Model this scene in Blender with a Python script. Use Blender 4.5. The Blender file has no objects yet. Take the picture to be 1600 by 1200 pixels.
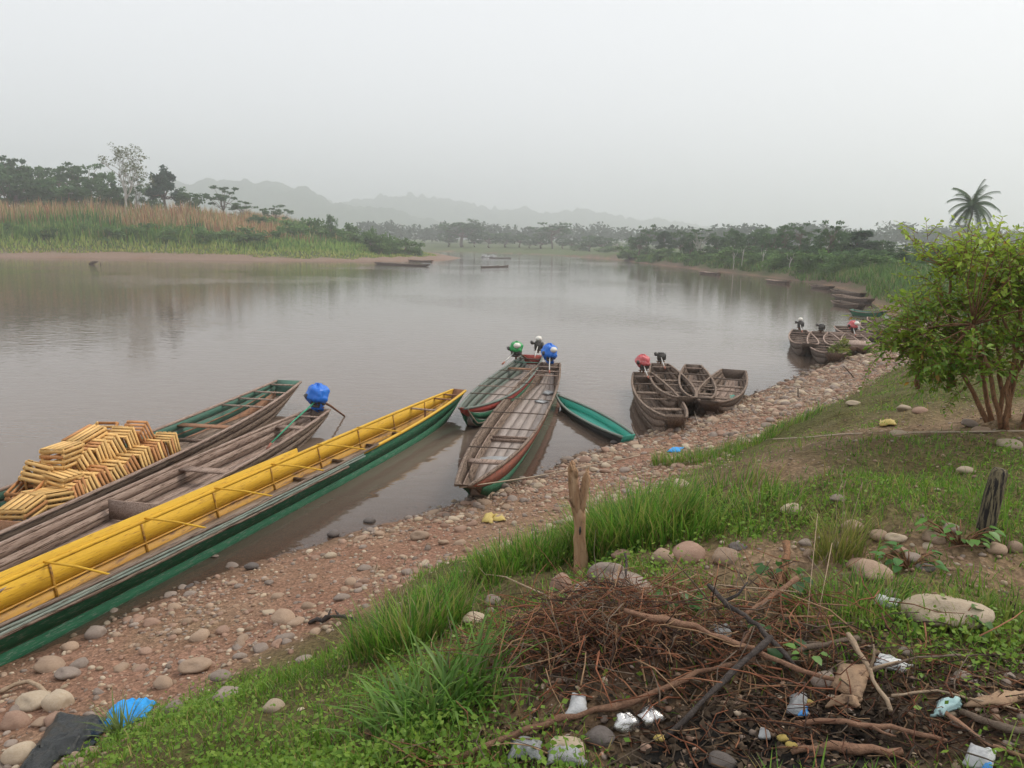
import bpy, math, random
import numpy as np
from mathutils import Vector, Matrix

random.seed(7); RNG = np.random.default_rng(7)
scene = bpy.context.scene
COL = scene.collection

# ------------------------------------------------------------------ camera
H = 4.5; FPX = 1208.0; ROLL = math.radians(1.0); PITCH = math.atan(220 / 1208)
c_f = np.array([0, math.cos(PITCH), -math.sin(PITCH)])
c_u0 = np.array([0, math.sin(PITCH), math.cos(PITCH)])
c_r = math.cos(ROLL) * np.array([1., 0, 0]) + math.sin(ROLL) * c_u0
c_u = -math.sin(ROLL) * np.array([1., 0, 0]) + math.cos(ROLL) * c_u0
CAM = np.array([0, 0, H])
cam_d = bpy.data.cameras.new('camera')
cam_d.sensor_width = 36.0; cam_d.lens = 36.0 * FPX / 1600.0
cam_d.clip_start = 0.05; cam_d.clip_end = 6000
cam = bpy.data.objects.new('camera', cam_d); COL.objects.link(cam)
cam.matrix_world = Matrix(((c_r[0], c_u[0], -c_f[0], 0), (c_r[1], c_u[1], -c_f[1], 0), (c_r[2], c_u[2], -c_f[2], H), (0, 0, 0, 1)))
scene.camera = cam

# ------------------------------------------------------------------ sky and sun
SUN_EL, SUN_AZ = math.radians(50), math.radians(68)     # azimuth measured from +Y towards +X
world = bpy.data.worlds.new('World'); scene.world = world; world.use_nodes = True
nt = world.node_tree; nt.nodes.clear()
out = nt.nodes.new('ShaderNodeOutputWorld'); bg = nt.nodes.new('ShaderNodeBackground')
sky = nt.nodes.new('ShaderNodeTexSky'); sky.sky_type = 'NISHITA'; sky.sun_disc = False
sky.sun_elevation = SUN_EL; sky.sun_rotation = SUN_AZ
sky.air_density = 1.4; sky.dust_density = 6.0; sky.ozone_density = 1.0
mix = nt.nodes.new('ShaderNodeMix'); mix.data_type = 'RGBA'; mix.inputs[0].default_value = 0.97
mix.inputs[7].default_value = (5.30, 5.40, 5.52, 1)       # the overcast veil
nt.links.new(sky.outputs[0], mix.inputs[6]); nt.links.new(mix.outputs[2], bg.inputs[0])
bg.inputs[1].default_value = 0.14
nt.links.new(bg.outputs[0], out.inputs[0])
sun_d = bpy.data.lights.new('sun', 'SUN'); sun_d.energy = 1.5; sun_d.angle = math.radians(18); sun_d.color = (1, .93, .82)
sun = bpy.data.objects.new('sun', sun_d); COL.objects.link(sun)
sd = Vector((math.sin(SUN_AZ) * math.cos(SUN_EL), math.cos(SUN_AZ) * math.cos(SUN_EL), math.sin(SUN_EL)))
sun.rotation_euler = sd.to_track_quat('Z', 'Y').to_euler()
scene.view_settings.view_transform = 'Standard'; scene.view_settings.look = 'None'
scene.view_settings.exposure = 0.38; scene.view_settings.gamma = 1.0
scene.render.engine = 'CYCLES'
cy = scene.cycles
cy.max_bounces = 8; cy.diffuse_bounces = 3; cy.glossy_bounces = 3; cy.transmission_bounces = 4
cy.transparent_max_bounces = 8; cy.volume_bounces = 5
cy.caustics_reflective = False; cy.caustics_refractive = False
cy.use_denoising = True

# ------------------------------------------------------------------ small maths helpers
def ray(px, py):
    return c_f + c_r * ((px - 800) / FPX) - c_u * ((py - 600) / FPX)
def P(px, py, z=0.0):                       # where the line of sight meets the level z
    d = ray(px, py); return CAM + d * ((z - H) / d[2])
def PY(px, py, Y):
    d = ray(px, py); return CAM + d * (Y / d[1])

def hash2(ix, iy, s):
    n = (ix.astype(np.int64) * 374761393 + iy.astype(np.int64) * 668265263 + s * 1442695041) & 0x7fffffff
    n = ((n ^ (n >> 13)) * 1274126177) & 0x7fffffff
    return ((n ^ (n >> 16)) & 0xffff) / 65535.0
def vnoise(x, y, s=0):
    x = np.asarray(x, float); y = np.asarray(y, float)
    ix = np.floor(x); iy = np.floor(y); fx = x - ix; fy = y - iy
    fx = fx * fx * (3 - 2 * fx); fy = fy * fy * (3 - 2 * fy)
    a = hash2(ix, iy, s); b = hash2(ix + 1, iy, s); c = hash2(ix, iy + 1, s); d = hash2(ix + 1, iy + 1, s)
    return (a * (1 - fx) + b * fx) * (1 - fy) + (c * (1 - fx) + d * fx) * fy
def fbm(x, y, s=0, o=4):
    v = 0; a = 0.5; t = 0
    for k in range(o):
        v = v + a * vnoise(x * 2 ** k, y * 2 ** k, s + k * 17); t += a; a *= .5
    return v / t

# ------------------------------------------------------------------ the lie of the land
RIGHT = np.array([(-60, -60), (-14, -6), (-7.9, 3.6), (-5.38, 7.51), (-4.77, 8.29), (-4.02, 9.81), (-2.85, 11.0), (-1.07, 12.82),
    (.4, 14.38), (1.41, 16.1), (2.71, 17.48), (4.58, 19.96), (6.71, 22.69), (9.03, 25.59), (12.34, 30.1), (15.5, 35.2),
    (20, 43), (24.98, 50.45), (29.5, 63), (36.7, 84.6), (39.9, 102), (39.4, 121), (36.9, 152), (32.7, 203), (31, 252), (12, 326),
    (-30, 372), (-120, 430), (-400, 540), (-1800, 900)], float)
LEFT = np.array([(-1800, 700), (-400, 480), (-120, 375), (-60, 320), (-26, 281), (-15.3, 229), (-16.4, 194), (-28.6, 172), (-52.7, 160),
    (-80, 162), (-102, 155), (-160, 150), (-400, 200), (-1800, 300)], float)
POLY = np.vstack([RIGHT, LEFT, [(-1800, -600), (-300, -400)]])
def seg_dist(x, y, line):
    best = np.full(x.shape, 1e9)
    for (ax, ay), (bx, by) in zip(line[:-1], line[1:]):
        dx, dy = bx - ax, by - ay
        t = np.clip(((x - ax) * dx + (y - ay) * dy) / (dx * dx + dy * dy), 0, 1)
        best = np.minimum(best, (x - ax - t * dx) ** 2 + (y - ay - t * dy) ** 2)
    return np.sqrt(best)
def in_poly(x, y, poly):
    r = np.zeros(x.shape, bool); n = len(poly)
    for i in range(n):
        x1, y1 = poly[i]; x2, y2 = poly[(i + 1) % n]
        if y1 == y2: continue
        r ^= ((y1 > y) != (y2 > y)) & (x < (x2 - x1) * (y - y1) / (y2 - y1) + x1)
    return r
def shore(x, y):                            # signed distances: landward of the right shore, of the left shore
    x = np.asarray(x, float); y = np.asarray(y, float)
    dr = seg_dist(x, y, RIGHT); dl = seg_dist(x, y, LEFT); w = in_poly(x, y, POLY)
    return dr, dl, w
def land(x, y):
    x = np.atleast_1d(np.asarray(x, float)); y = np.atleast_1d(np.asarray(y, float))
    dr, dl, w = shore(x, y)
    near = np.clip((70 - y) / 30, 0, 1)
    zr_n = np.interp(dr, [0, .5, 3.0, 3.5, 5.0, 6.6, 8.2, 12, 30, 200, 4000], [0, .13, .62, .85, 1.75, 2.45, 2.78, 2.72, 3.0, 4.5, 8])
    zr_f = np.interp(dr, [0, 1.0, 2.6, 6, 60, 300, 4000], [0, .25, 1.3, 1.8, 3.1, 5, 8])
    farr = np.clip((y - 260) / 60, 0, 1)
    zr_ff = np.interp(dr, [0, 12, 30, 120, 600, 4000], [0, .8, 1.6, 3, 8, 10])
    zr = zr_n * near + (1 - near) * (zr_f * (1 - farr) + zr_ff * farr)
    tip = np.clip((-24 - x) / 62, 0.12, 1) ** .8
    zl = np.interp(dl, [0, 5, 10, 25, 42, 90, 4000], [0, .8, 1.5, 5.2, 7.8, 8.4, 9]) * np.where(dl > 6, tip * .85 + .15, 1)
    onl = dl < dr
    z = np.where(onl, zl, zr)
    zw = -np.interp(np.minimum(dr, dl), [0, 1.0, 3.0, 8, 40], [0, .16, .5, 1.2, 3])
    z = np.where(w, zw, z)
    # unevenness
    nearw = np.clip((40 - np.hypot(x, y)) / 20, 0, 1)
    bank = np.clip((dr - 2.2) / 2, 0, 1) * (~w) * (~onl)
    z = z + nearw * ((fbm(x * .8, y * .8, 3) - .5) * .34 * bank + (fbm(x * 3.1, y * 3.1, 5) - .5) * .13 * (.25 + .75 * bank) + (fbm(x * 11, y * 11, 9, 2) - .5) * .03)
    z = z + (1 - nearw) * np.where(w, 0, (fbm(x * .12, y * .12, 21) - .5) * np.minimum(np.minimum(dr, dl) * .18, 1.6))
    # the heap of roots and earth, and the burnt hollow in front of it
    z = z + .20 * np.exp(-(((x - .50) / .50) ** 2 + ((y - 3.55) / .40) ** 2))
    z = z - .05 * np.exp(-(((x - .75) / .8) ** 2 + ((y - 2.65) / .4) ** 2))
    return z, dr, dl, w
def gz(x, y): return float(land(x, y)[0][0])
def G(px, py):                              # where the line of sight meets the land
    d = ray(px, py); t = np.concatenate([np.arange(1.5, 14, .02), np.arange(14, 60, .1), np.arange(60, 500, 1)])
    p = CAM + d[None] * t[:, None]; z = np.maximum(land(p[:, 0], p[:, 1])[0], 0)
    i = np.argmax(p[:, 2] <= z)
    return p[i] if p[i, 2] <= z[i] else p[-1]

# ------------------------------------------------------------------ mesh helpers
def mesh_np(name, V, F, mats, cols=None, smooth=False, fmat=None):
    """V (n,3), F list of equal-size index arrays or one (m,k) array"""
    me = bpy.data.meshes.new(name)
    Fs = F if isinstance(F, list) else [F]
    Fs = [np.asarray(f, np.int32) for f in Fs if len(f)]
    me.vertices.add(len(V)); me.vertices.foreach_set('co', np.asarray(V, np.float32).ravel())
    li = np.concatenate([f.ravel() for f in Fs]); sz = np.concatenate([np.full(len(f), f.shape[1], np.int32) for f in Fs])
    me.loops.add(len(li)); me.loops.foreach_set('vertex_index', li)
    me.polygons.add(len(sz)); st = np.zeros(len(sz), np.int32); st[1:] = np.cumsum(sz)[:-1]
    me.polygons.foreach_set('loop_start', st); me.polygons.foreach_set('loop_total', sz)
    if smooth: me.polygons.foreach_set('use_smooth', np.ones(len(sz), bool))
    if fmat is not None: me.polygons.foreach_set('material_index', np.asarray(fmat, np.int32))
    for m in (mats if isinstance(mats, (list, tuple)) else [mats]): me.materials.append(m)
    if cols is not None:
        a = me.color_attributes.new('Col', 'FLOAT_COLOR', 'POINT')
        c = np.ones((len(V), 4), np.float32); c[:, :3] = cols; a.data.foreach_set('color', c.ravel())
    me.update(); me.validate()
    return me
def link(name, me, parent=None, label=None, cat=None, group=None, kind=None, loc=None, rot=None, scale=None):
    o = bpy.data.objects.new(name, me); COL.objects.link(o)
    if parent: o.parent = parent
    if label: o['label'] = label
    if cat: o['category'] = cat
    if group: o['group'] = group
    if kind: o['kind'] = kind
    if loc is not None: o.location = loc
    if rot is not None: o.rotation_euler = rot
    if scale is not None: o.scale = scale
    return o
class MB:
    """collects pieces of one mesh"""
    def __init__(s): s.V = []; s.Q = []; s.T = []; s.n = 0; s.qm = []; s.tm = []; s.C = []
    def add(s, V, Q=(), T=(), m=0, c=None):
        V = np.asarray(V, float)
        for q in Q: s.Q.append([i + s.n for i in q]); s.qm.append(m)
        for t in T: s.T.append([i + s.n for i in t]); s.tm.append(m)
        s.V.append(V); s.n += len(V)
        s.C.append(np.tile(np.array(c if c is not None else (1, 1, 1), float), (len(V), 1)))
    def box(s, c, size, R=None, m=0, taper=1.0):
        x, y, z = np.array(size) / 2
        V = np.array([(sx * x * (taper if sz > 0 else 1), sy * y * (taper if sz > 0 else 1), sz * z) for sz in (-1, 1) for sy in (-1, 1) for sx in (-1, 1)])
        if R is not None: V = V @ np.array(R).T
        s.add(V + np.array(c), [(0, 2, 3, 1), (4, 5, 7, 6), (0, 1, 5, 4), (2, 6, 7, 3), (0, 4, 6, 2), (1, 3, 7, 5)], m=m)
    def tube(s, pts, rad, n=6, m=0, c=None, jit=0.0):
        pts = np.asarray(pts, float); k = len(pts); rad = np.broadcast_to(np.asarray(rad, float), (k,))
        tan = np.gradient(pts, axis=0); tan /= np.linalg.norm(tan, axis=1)[:, None] + 1e-9
        up = np.array([0, 0, 1.]) if abs(tan[0][2]) < .9 else np.array([1., 0, 0])
        V = []
        for i in range(k):
            a = np.cross(tan[i], up); a /= np.linalg.norm(a) + 1e-9; b = np.cross(tan[i], a)
            for j in range(n):
                th = 2 * math.pi * j / n; rr = rad[i] * (1 + (random.random() - .5) * jit)
                V.append(pts[i] + rr * (math.cos(th) * a + math.sin(th) * b))
        Q = [(i * n + j, i * n + (j + 1) % n, (i + 1) * n + (j + 1) % n, (i + 1) * n + j) for i in range(k - 1) for j in range(n)]
        V += [pts[0], pts[-1]]; T = []
        for j in range(n):
            T.append((k * n, (j + 1) % n, j)); T.append((k * n + 1, (k - 1) * n + j, (k - 1) * n + (j + 1) % n))
        s.add(V, Q, T, m, c)
    def mesh(s, name, mats, smooth=False, cols=False):
        fs = []; fm = []
        if s.Q: fs.append(np.array(s.Q)); fm += s.qm
        if s.T: fs.append(np.array(s.T)); fm += s.tm
        return mesh_np(name, np.vstack(s.V), fs, mats, np.vstack(s.C) if cols else None, smooth, fm)
def empty(name, loc, label=None, cat=None, group=None, rot=None, scale=None):
    o = link(name, None, None, label, cat, group, None, loc, rot, scale); o.empty_display_size = .2
    return o

# ------------------------------------------------------------------ materials
def new_mat(name):
    m = bpy.data.materials.new(name); m.use_nodes = True; t = m.node_tree; t.nodes.clear()
    o = t.nodes.new('ShaderNodeOutputMaterial'); return m, t, o
def N(t, kind, **kw):
    n = t.nodes.new(kind)
    for k, v in kw.items():
        if k.startswith('i_'):
            key = k[2:]; key = int(key) if key.isdigit() else key
            n.inputs[key].default_value = v
        else: setattr(n, k, v)
    return n
def noise_fac(t, scale, vec=None, stretch=None, detail=5, rough=.6, lo=.35, hi=.65):
    n = N(t, 'ShaderNodeTexNoise'); n.inputs['Scale'].default_value = scale; n.inputs['Detail'].default_value = detail; n.inputs['Roughness'].default_value = rough
    if vec is not None:
        if stretch is not None:
            mp = N(t, 'ShaderNodeMapping'); mp.inputs['Scale'].default_value = stretch; t.links.new(vec, mp.inputs[0]); vec = mp.outputs[0]
        t.links.new(vec, n.inputs['Vector'])
    r = N(t, 'ShaderNodeMapRange'); r.inputs[1].default_value = lo; r.inputs[2].default_value = hi; r.clamp = True
    t.links.new(n.outputs[0], r.inputs[0]); return r.outputs[0]
def mixc(t, fac, a, b, mode='MIX'):
    m = N(t, 'ShaderNodeMix', data_type='RGBA', blend_type=mode)
    for inp, v in ((0, fac), (6, a), (7, b)):
        if isinstance(v, bpy.types.NodeSocket): t.links.new(v, m.inputs[inp])
        elif inp == 0: m.inputs[0].default_value = v
        else: m.inputs[inp].default_value = (*v, 1)
    return m.outputs[2]
def worn(name, base, second, third=None, stretch=(1, 1, 1), scale=3., rough=.75, bump=.25, spec=.3, wear=(.5, .62), coarse=(.3, .7), bscale=None, rand=.0, metal=0.0):
    """paint, wood, stone: base varied to second, worn through to third"""
    m, t, o = new_mat(name); tc = N(t, 'ShaderNodeTexCoord'); v = tc.outputs['Object']
    if rand:
        oi = N(t, 'ShaderNodeObjectInfo'); ad = N(t, 'ShaderNodeVectorMath', operation='ADD'); mu = N(t, 'ShaderNodeVectorMath', operation='SCALE')
        cb = N(t, 'ShaderNodeCombineXYZ'); t.links.new(oi.outputs['Random'], cb.inputs[0]); t.links.new(oi.outputs['Random'], cb.inputs[1])
        t.links.new(cb.outputs[0], mu.inputs[0]); mu.inputs['Scale'].default_value = 37.
        t.links.new(v, ad.inputs[0]); t.links.new(mu.outputs[0], ad.inputs[1]); v = ad.outputs[0]
    c = mixc(t, noise_fac(t, scale, v, stretch, lo=coarse[0], hi=coarse[1]), base, second)
    if third is not None:
        c = mixc(t, noise_fac(t, scale * 2.7, v, stretch, 8, .7, wear[0], wear[1]), c, third)
    if rand:
        hs = N(t, 'ShaderNodeHueSaturation'); mr = N(t, 'ShaderNodeMapRange'); mr.inputs[3].default_value = 1 - rand; mr.inputs[4].default_value = 1 + rand
        t.links.new(oi.outputs['Random'], mr.inputs[0]); t.links.new(mr.outputs[0], hs.inputs['Value']); t.links.new(c, hs.inputs['Color']); c = hs.outputs[0]
    b = N(t, 'ShaderNodeBsdfPrincipled'); t.links.new(c, b.inputs['Base Color']); b.inputs['Roughness'].default_value = rough
    b.inputs['Specular IOR Level'].default_value = spec; b.inputs['Metallic'].default_value = metal
    bp = N(t, 'ShaderNodeBump'); bp.inputs['Strength'].default_value = bump; bp.inputs['Distance'].default_value = .02
    t.links.new(noise_fac(t, bscale or scale * 4, v, stretch, 6, .65, .2, .8), bp.inputs['Height']); t.links.new(bp.outputs[0], b.inputs['Normal'])
    t.links.new(b.outputs[0], o.inputs[0]); return m
def leafy(name, tint=(1, 1, 1), trans=.35, rand=.12, gloss=.06):
    """leaves and blades: colour from the mesh, light through the blade"""
    m, t, o = new_mat(name); a = N(t, 'ShaderNodeAttribute', attribute_name='Col')
    c = mixc(t, 1.0, a.outputs['Color'], tint, 'MULTIPLY')
    if rand:
        oi = N(t, 'ShaderNodeObjectInfo'); hs = N(t, 'ShaderNodeHueSaturation'); mr = N(t, 'ShaderNodeMapRange')
        mr.inputs[3].default_value = 1 - rand; mr.inputs[4].default_value = 1 + rand
        t.links.new(oi.outputs['Random'], mr.inputs[0]); t.links.new(mr.outputs[0], hs.inputs['Value']); t.links.new(c, hs.inputs['Color'])
        c = hs.outputs[0]
    d = N(t, 'ShaderNodeBsdfDiffuse'); tr = N(t, 'ShaderNodeBsdfTranslucent'); mx = N(t, 'ShaderNodeMixShader'); mx.inputs[0].default_value = trans
    t.links.new(c, d.inputs[0]); t.links.new(c, tr.inputs[0]); t.links.new(d.outputs[0], mx.inputs[1]); t.links.new(tr.outputs[0], mx.inputs[2])
    g = N(t, 'ShaderNodeBsdfGlossy'); g.inputs['Roughness'].default_value = .4; g.inputs[0].default_value = (1, 1, 1, 1); m2 = N(t, 'ShaderNodeMixShader'); m2.inputs[0].default_value = gloss
    t.links.new(mx.outputs[0], m2.inputs[1]); t.links.new(g.outputs[0], m2.inputs[2]); t.links.new(m2.outputs[0], o.inputs[0]); return m
M = {}
WS = (.55, 9, 9)                             # grain runs along a boat
M['wood_grey'] = worn('weathered_wood', (.22, .155, .115), (.36, .275, .22), (.07, .045, .032), WS, 2.4, .85, .9, .15, (.50, .60))
M['wood_pale'] = worn('pale_weathered_wood', (.36, .255, .205), (.50, .38, .315), (.12, .075, .055), WS, 2.2, .85, .9, .15, (.51, .61))
M['wood_dark'] = worn('dark_wet_wood', (.10, .07, .053), (.19, .14, .11), (.06, .045, .035), WS, 2.6, .7, .5, .25)
M['wood_brown'] = worn('brown_plank', (.30, .15, .085), (.38, .21, .13), (.16, .10, .07), WS, 2.2, .8, .4, .15)
M['floor_mud'] = worn('silty_boards', (.27, .215, .185), (.40, .335, .30), (.14, .10, .08), (.8, 5, 5), 1.6, .55, .3, .4, (.55, .7))
M['yellow'] = worn('yellow_paint', (.62, .36, .03), (.74, .45, .04), (.34, .16, .03), (.8, 3, 7), 2.3, .6, .4, .3, (.55, .68))
M['yellow_dirty'] = worn('stained_yellow_paint', (.56, .31, .03), (.42, .21, .04), (.20, .10, .04), (.7, 3, 3), 1.5, .5, .2, .4, (.5, .62))
M['bilge'] = worn('muddy_bilge_boards', (.20, .145, .105), (.30, .24, .195), (.11, .07, .04), (.8, 5, 5), 1.6, .5, .3, .4, (.5, .65))
M['green'] = worn('green_paint', (.012, .11, .052), (.028, .17, .085), (.17, .23, .18), (1.2, 9, 9), 2.6, .6, .5, .3, (.545, .62))
M['green_pale'] = worn('faded_green_paint', (.055, .15, .11), (.09, .19, .145), (.17, .15, .12), WS, 1.8, .7, .4, .25, (.54, .66))
M['green_grey'] = worn('greyed_green_paint', (.15, .19, .165), (.20, .235, .205), (.20, .17, .145), WS, 2.2, .8, .4, .2, (.5, .62))
M['green_rail'] = worn('peeling_green_rail', (.22, .31, .27), (.36, .39, .34), (.12, .095, .075), (.5, 14, 14), 3, .8, .6, .2, (.5, .6))
M['red'] = worn('red_paint', (.36, .045, .035), (.42, .08, .06), (.22, .12, .09), WS, 2, .6, .3, .3, (.6, .7))
M['red_faded'] = worn('faded_red_paint', (.36, .12, .08), (.42, .16, .11), (.16, .12, .10), WS, 2.2, .75, .4, .2, (.5, .62))
M['teal'] = worn('turquoise_paint', (.04, .33, .25), (.07, .40, .31), (.10, .20, .17), WS, 2, .55, .3, .35, (.62, .72))
M['black_hull'] = worn('tarred_hull', (.015, .017, .017), (.03, .032, .03), None, WS, 2, .6, .3, .3)
M['rust'] = worn('rusty_iron', (.16, .07, .035), (.24, .12, .07), None, (1, 1, 1), 8, .8, .3, .3)
M['pine'] = worn('fresh_pine', (.68, .40, .14), (.78, .52, .22), (.46, .23, .07), (1.5, 12, 12), 3, .7, .2, .2, (.52, .7), rand=.2)
M['pine_red'] = worn('reddish_crate_wood', (.48, .21, .08), (.58, .30, .13), (.32, .13, .05), (1.5, 12, 12), 3, .7, .2, .2, (.55, .75), rand=.13)
M['blue_tarp'] = worn('blue_tarp', (.012, .14, .62), (.02, .19, .72), None, (1, 1, 1), 4, .35, .25, .5)
M['blue_cloth'] = worn('blue_cloth', (.015, .27, .72), (.03, .36, .82), None, (1, 1, 1), 6, .6, .25, .4)
M['green_bag'] = worn('green_bag', (.015, .28, .06), (.03, .36, .10), None, (1, 1, 1), 5, .4, .3, .5)
M['red_bag'] = worn('red_bag', (.55, .04, .06), (.62, .15, .15), (.7, .5, .48), (1, 1, 1), 5, .4, .3, .5, (.55, .7))
M['black_bag'] = worn('black_plastic', (.008, .010, .010), (.016, .018, .018), None, (1, 1, 1), 6, .32, .4, .5)
M['white_tank'] = worn('white_tank', (.72, .68, .60), (.80, .77, .70), (.5, .42, .33), (1, 1, 1), 6, .45, .1, .5, (.62, .75))
M['engine'] = worn('greasy_engine', (.035, .033, .03), (.09, .08, .07), (.16, .09, .06), (1, 1, 1), 14, .55, .4, .5, (.58, .7))
M['pipe'] = worn('painted_pipe', (.52, .50, .46), (.62, .60, .56), (.3, .2, .13), (1, 1, 1), 9, .5, .15, .4, (.6, .7))
M['green_pipe'] = worn('green_pipe', (.03, .26, .14), (.05, .32, .18), (.2, .16, .12), (1, 1, 1), 9, .5, .15, .4, (.6, .7))
M['rope'] = worn('fibre_rope', (.42, .33, .25), (.52, .43, .33), None, (1, 1, 1), 40, .9, .5, .1)
M['stake'] = worn('stripped_stake_wood', (.46, .25, .14), (.60, .40, .25), (.18, .09, .05), (9, 9, 1.3), 3, .85, .9, .1, (.55, .68))
M['post'] = worn('charred_post', (.17, .14, .085), (.25, .21, .13), (.03, .027, .027), (11, 11, .9), 1.6, .85, .8, .15, (.46, .54))
M['bark'] = worn('bark', (.14, .10, .075), (.22, .17, .13), None, (6, 6, 1), 3, .9, .6, .1)
M['bark_pale'] = worn('pale_bark', (.42, .39, .35), (.56, .53, .49), None, (3, 3, 1), 2, .9, .4, .1)
M['bark_red'] = worn('reddish_bark', (.24, .12, .065), (.34, .19, .11), (.14, .09, .06), (7, 7, 2), 4, .9, .6, .1)
M['branch'] = worn('dry_branch', (.24, .13, .085), (.34, .20, .13), (.12, .07, .05), (5, 5, 5), 5, .85, .6, .15, (.55, .7), rand=.2)
M['branch_char'] = worn('charred_branch', (.045, .038, .036), (.11, .09, .08), None, (5, 5, 5), 6, .85, .6, .2)
M['branch_pale'] = worn('bleached_branch', (.38, .27, .18), (.50, .38, .27), (.22, .14, .09), (5, 5, 5), 5, .85, .6, .15, (.58, .7), rand=.12)
M['foil'] = worn('crumpled_foil', (.80, .79, .78), (.62, .60, .58), None, (1, 1, 1), 12, .22, .3, .6, metal=.9)
M['plastic_white'] = worn('dirty_white_plastic', (.46, .46, .46), (.58, .59, .60), (.2, .18, .17), (1, 1, 1), 14, .45, .4, .4, (.6, .7))
M['plastic_clear'] = worn('grimy_clear_plastic', (.26, .26, .26), (.40, .41, .42), (.12, .11, .10), (1, 1, 1), 12, .3, .5, .6, (.55, .7))
M['plastic_blue'] = worn('blue_plastic', (.03, .25, .70), (.10, .36, .75), None, (1, 1, 1), 12, .35, .3, .5)
M['plastic_teal'] = worn('pale_teal_wrapper', (.35, .56, .56), (.5, .66, .65), (.12, .13, .14), (1, 1, 1), 7, .4, .4, .4, (.56, .62))
M['stripe'] = worn('striped_wrapper', (.72, .73, .72), (.68, .69, .68), (.05, .05, .06), (1, 26, 1), 1.0, .4, .4, .4, (.55, .58))
M['yellow_bit'] = worn('yellow_peel', (.46, .34, .09), (.55, .42, .14), (.26, .16, .05), (1, 1, 1), 16, .6, .3, .3, (.6, .7))
M['card'] = worn('brown_card', (.34, .22, .14), (.42, .29, .19), (.2, .13, .09), (1, 1, 1), 10, .85, .3, .1)
M['roof'] = worn('zinc_roof', (.62, .64, .66), (.7, .72, .73), None, (1, 1, 1), 3, .4, .1, .5)
M['wall'] = worn('plank_wall', (.3, .25, .2), (.38, .32, .26), None, (8, 8, 1), 3, .85, .3, .1)
STONE = [('stone_tan', (.31, .215, .15), (.38, .275, .20)), ('stone_grey', (.25, .195, .16), (.32, .26, .22)), ('stone_pink', (.29, .18, .13), (.35, .235, .175)),
         ('stone_pale', (.40, .31, .22), (.47, .385, .29)), ('stone_dark', (.12, .10, .092), (.17, .148, .135))]
for n_, a_, b_ in STONE: M[n_] = worn(n_, a_, b_, tuple(x * .62 for x in a_), (1, 1, 1), 5, .8, .35, .2, (.57, .7), rand=.16)
def col_mat(name, rough=.85, bump=.3, bscale=30):
    m, t, o = new_mat(name); a = N(t, 'ShaderNodeAttribute', attribute_name='Col'); tc = N(t, 'ShaderNodeTexCoord')
    c = mixc(t, noise_fac(t, bscale * .6, tc.outputs['Object'], None, 5, .6, .3, .7), a.outputs['Color'], (.72, .70, .68), 'MULTIPLY')
    b = N(t, 'ShaderNodeBsdfPrincipled'); t.links.new(c, b.inputs['Base Color']); b.inputs['Roughness'].default_value = rough; b.inputs['Specular IOR Level'].default_value = .2
    bp = N(t, 'ShaderNodeBump'); bp.inputs['Strength'].default_value = bump; bp.inputs['Distance'].default_value = .01
    t.links.new(noise_fac(t, bscale, tc.outputs['Object'], None, 5, .6, .2, .8), bp.inputs['Height']); t.links.new(bp.outputs[0], b.inputs['Normal'])
    t.links.new(b.outputs[0], o.inputs[0]); return m
M['pebble'] = col_mat('pebble_stone', .8, .3, 25)
M['twig'] = col_mat('twig_bark', .9, .3, 60)
M['leaf'] = leafy('leaf'); M['blade'] = leafy('grass_blade', (1.12, 1.1, .95), trans=.42, rand=0, gloss=.015); M['bush_leaf'] = leafy('shrub_leaf', (1.3, 1.25, 1.1), trans=.45, rand=0, gloss=.025)
M['far_leaf'] = leafy('far_leaf', trans=.34, rand=.16, gloss=.008)

# ground: colours of soil, silt, ash by where they lie
m, t, o = new_mat('ground_soil'); a = N(t, 'ShaderNodeAttribute', attribute_name='Col'); geo = N(t, 'ShaderNodeNewGeometry')
pos = geo.outputs['Position']
c = mixc(t, noise_fac(t, 2.2, pos, None, 6, .65, .3, .7), a.outputs['Color'], (.70, .66, .60), 'MULTIPLY')
c = mixc(t, noise_fac(t, 26, pos, None, 5, .7, .35, .65), c, (.74, .72, .70), 'MULTIPLY')
vor = N(t, 'ShaderNodeTexVoronoi'); vor.inputs['Scale'].default_value = 28; t.links.new(pos, vor.inputs['Vector'])
vor2 = N(t, 'ShaderNodeTexVoronoi'); vor2.inputs['Scale'].default_value = 62; t.links.new(pos, vor2.inputs['Vector'])
for vv, lo_, hi_ in ((vor, .62, 1.32), (vor2, .7, 1.25)):      # gravel grains: every grain its own tone
    sp = N(t, 'ShaderNodeSeparateColor'); t.links.new(vv.outputs['Color'], sp.inputs[0]); mr = N(t, 'ShaderNodeMapRange'); mr.inputs[3].default_value = lo_; mr.inputs[4].default_value = hi_; t.links.new(sp.outputs[0], mr.inputs[0])
    cb = N(t, 'ShaderNodeCombineColor'); [t.links.new(mr.outputs[0], cb.inputs[k_]) for k_ in range(3)]; c = mixc(t, .75, c, cb.outputs[0], 'MULTIPLY')
b = N(t, 'ShaderNodeBsdfPrincipled'); t.links.new(c, b.inputs['Base Color']); b.inputs['Roughness'].default_value = .9; b.inputs['Specular IOR Level'].default_value = .15
bp = N(t, 'ShaderNodeBump'); bp.inputs['Strength'].default_value = .6; bp.inputs['Distance'].default_value = .03
ad = N(t, 'ShaderNodeMath', operation='ADD'); t.links.new(noise_fac(t, 14, pos, None, 7, .7, .2, .8), ad.inputs[0]); t.links.new(vor.outputs[0], ad.inputs[1])
t.links.new(ad.outputs[0], bp.inputs['Height']); t.links.new(bp.outputs[0], b.inputs['Normal']); t.links.new(b.outputs[0], o.inputs[0])
M['ground'] = m
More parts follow.
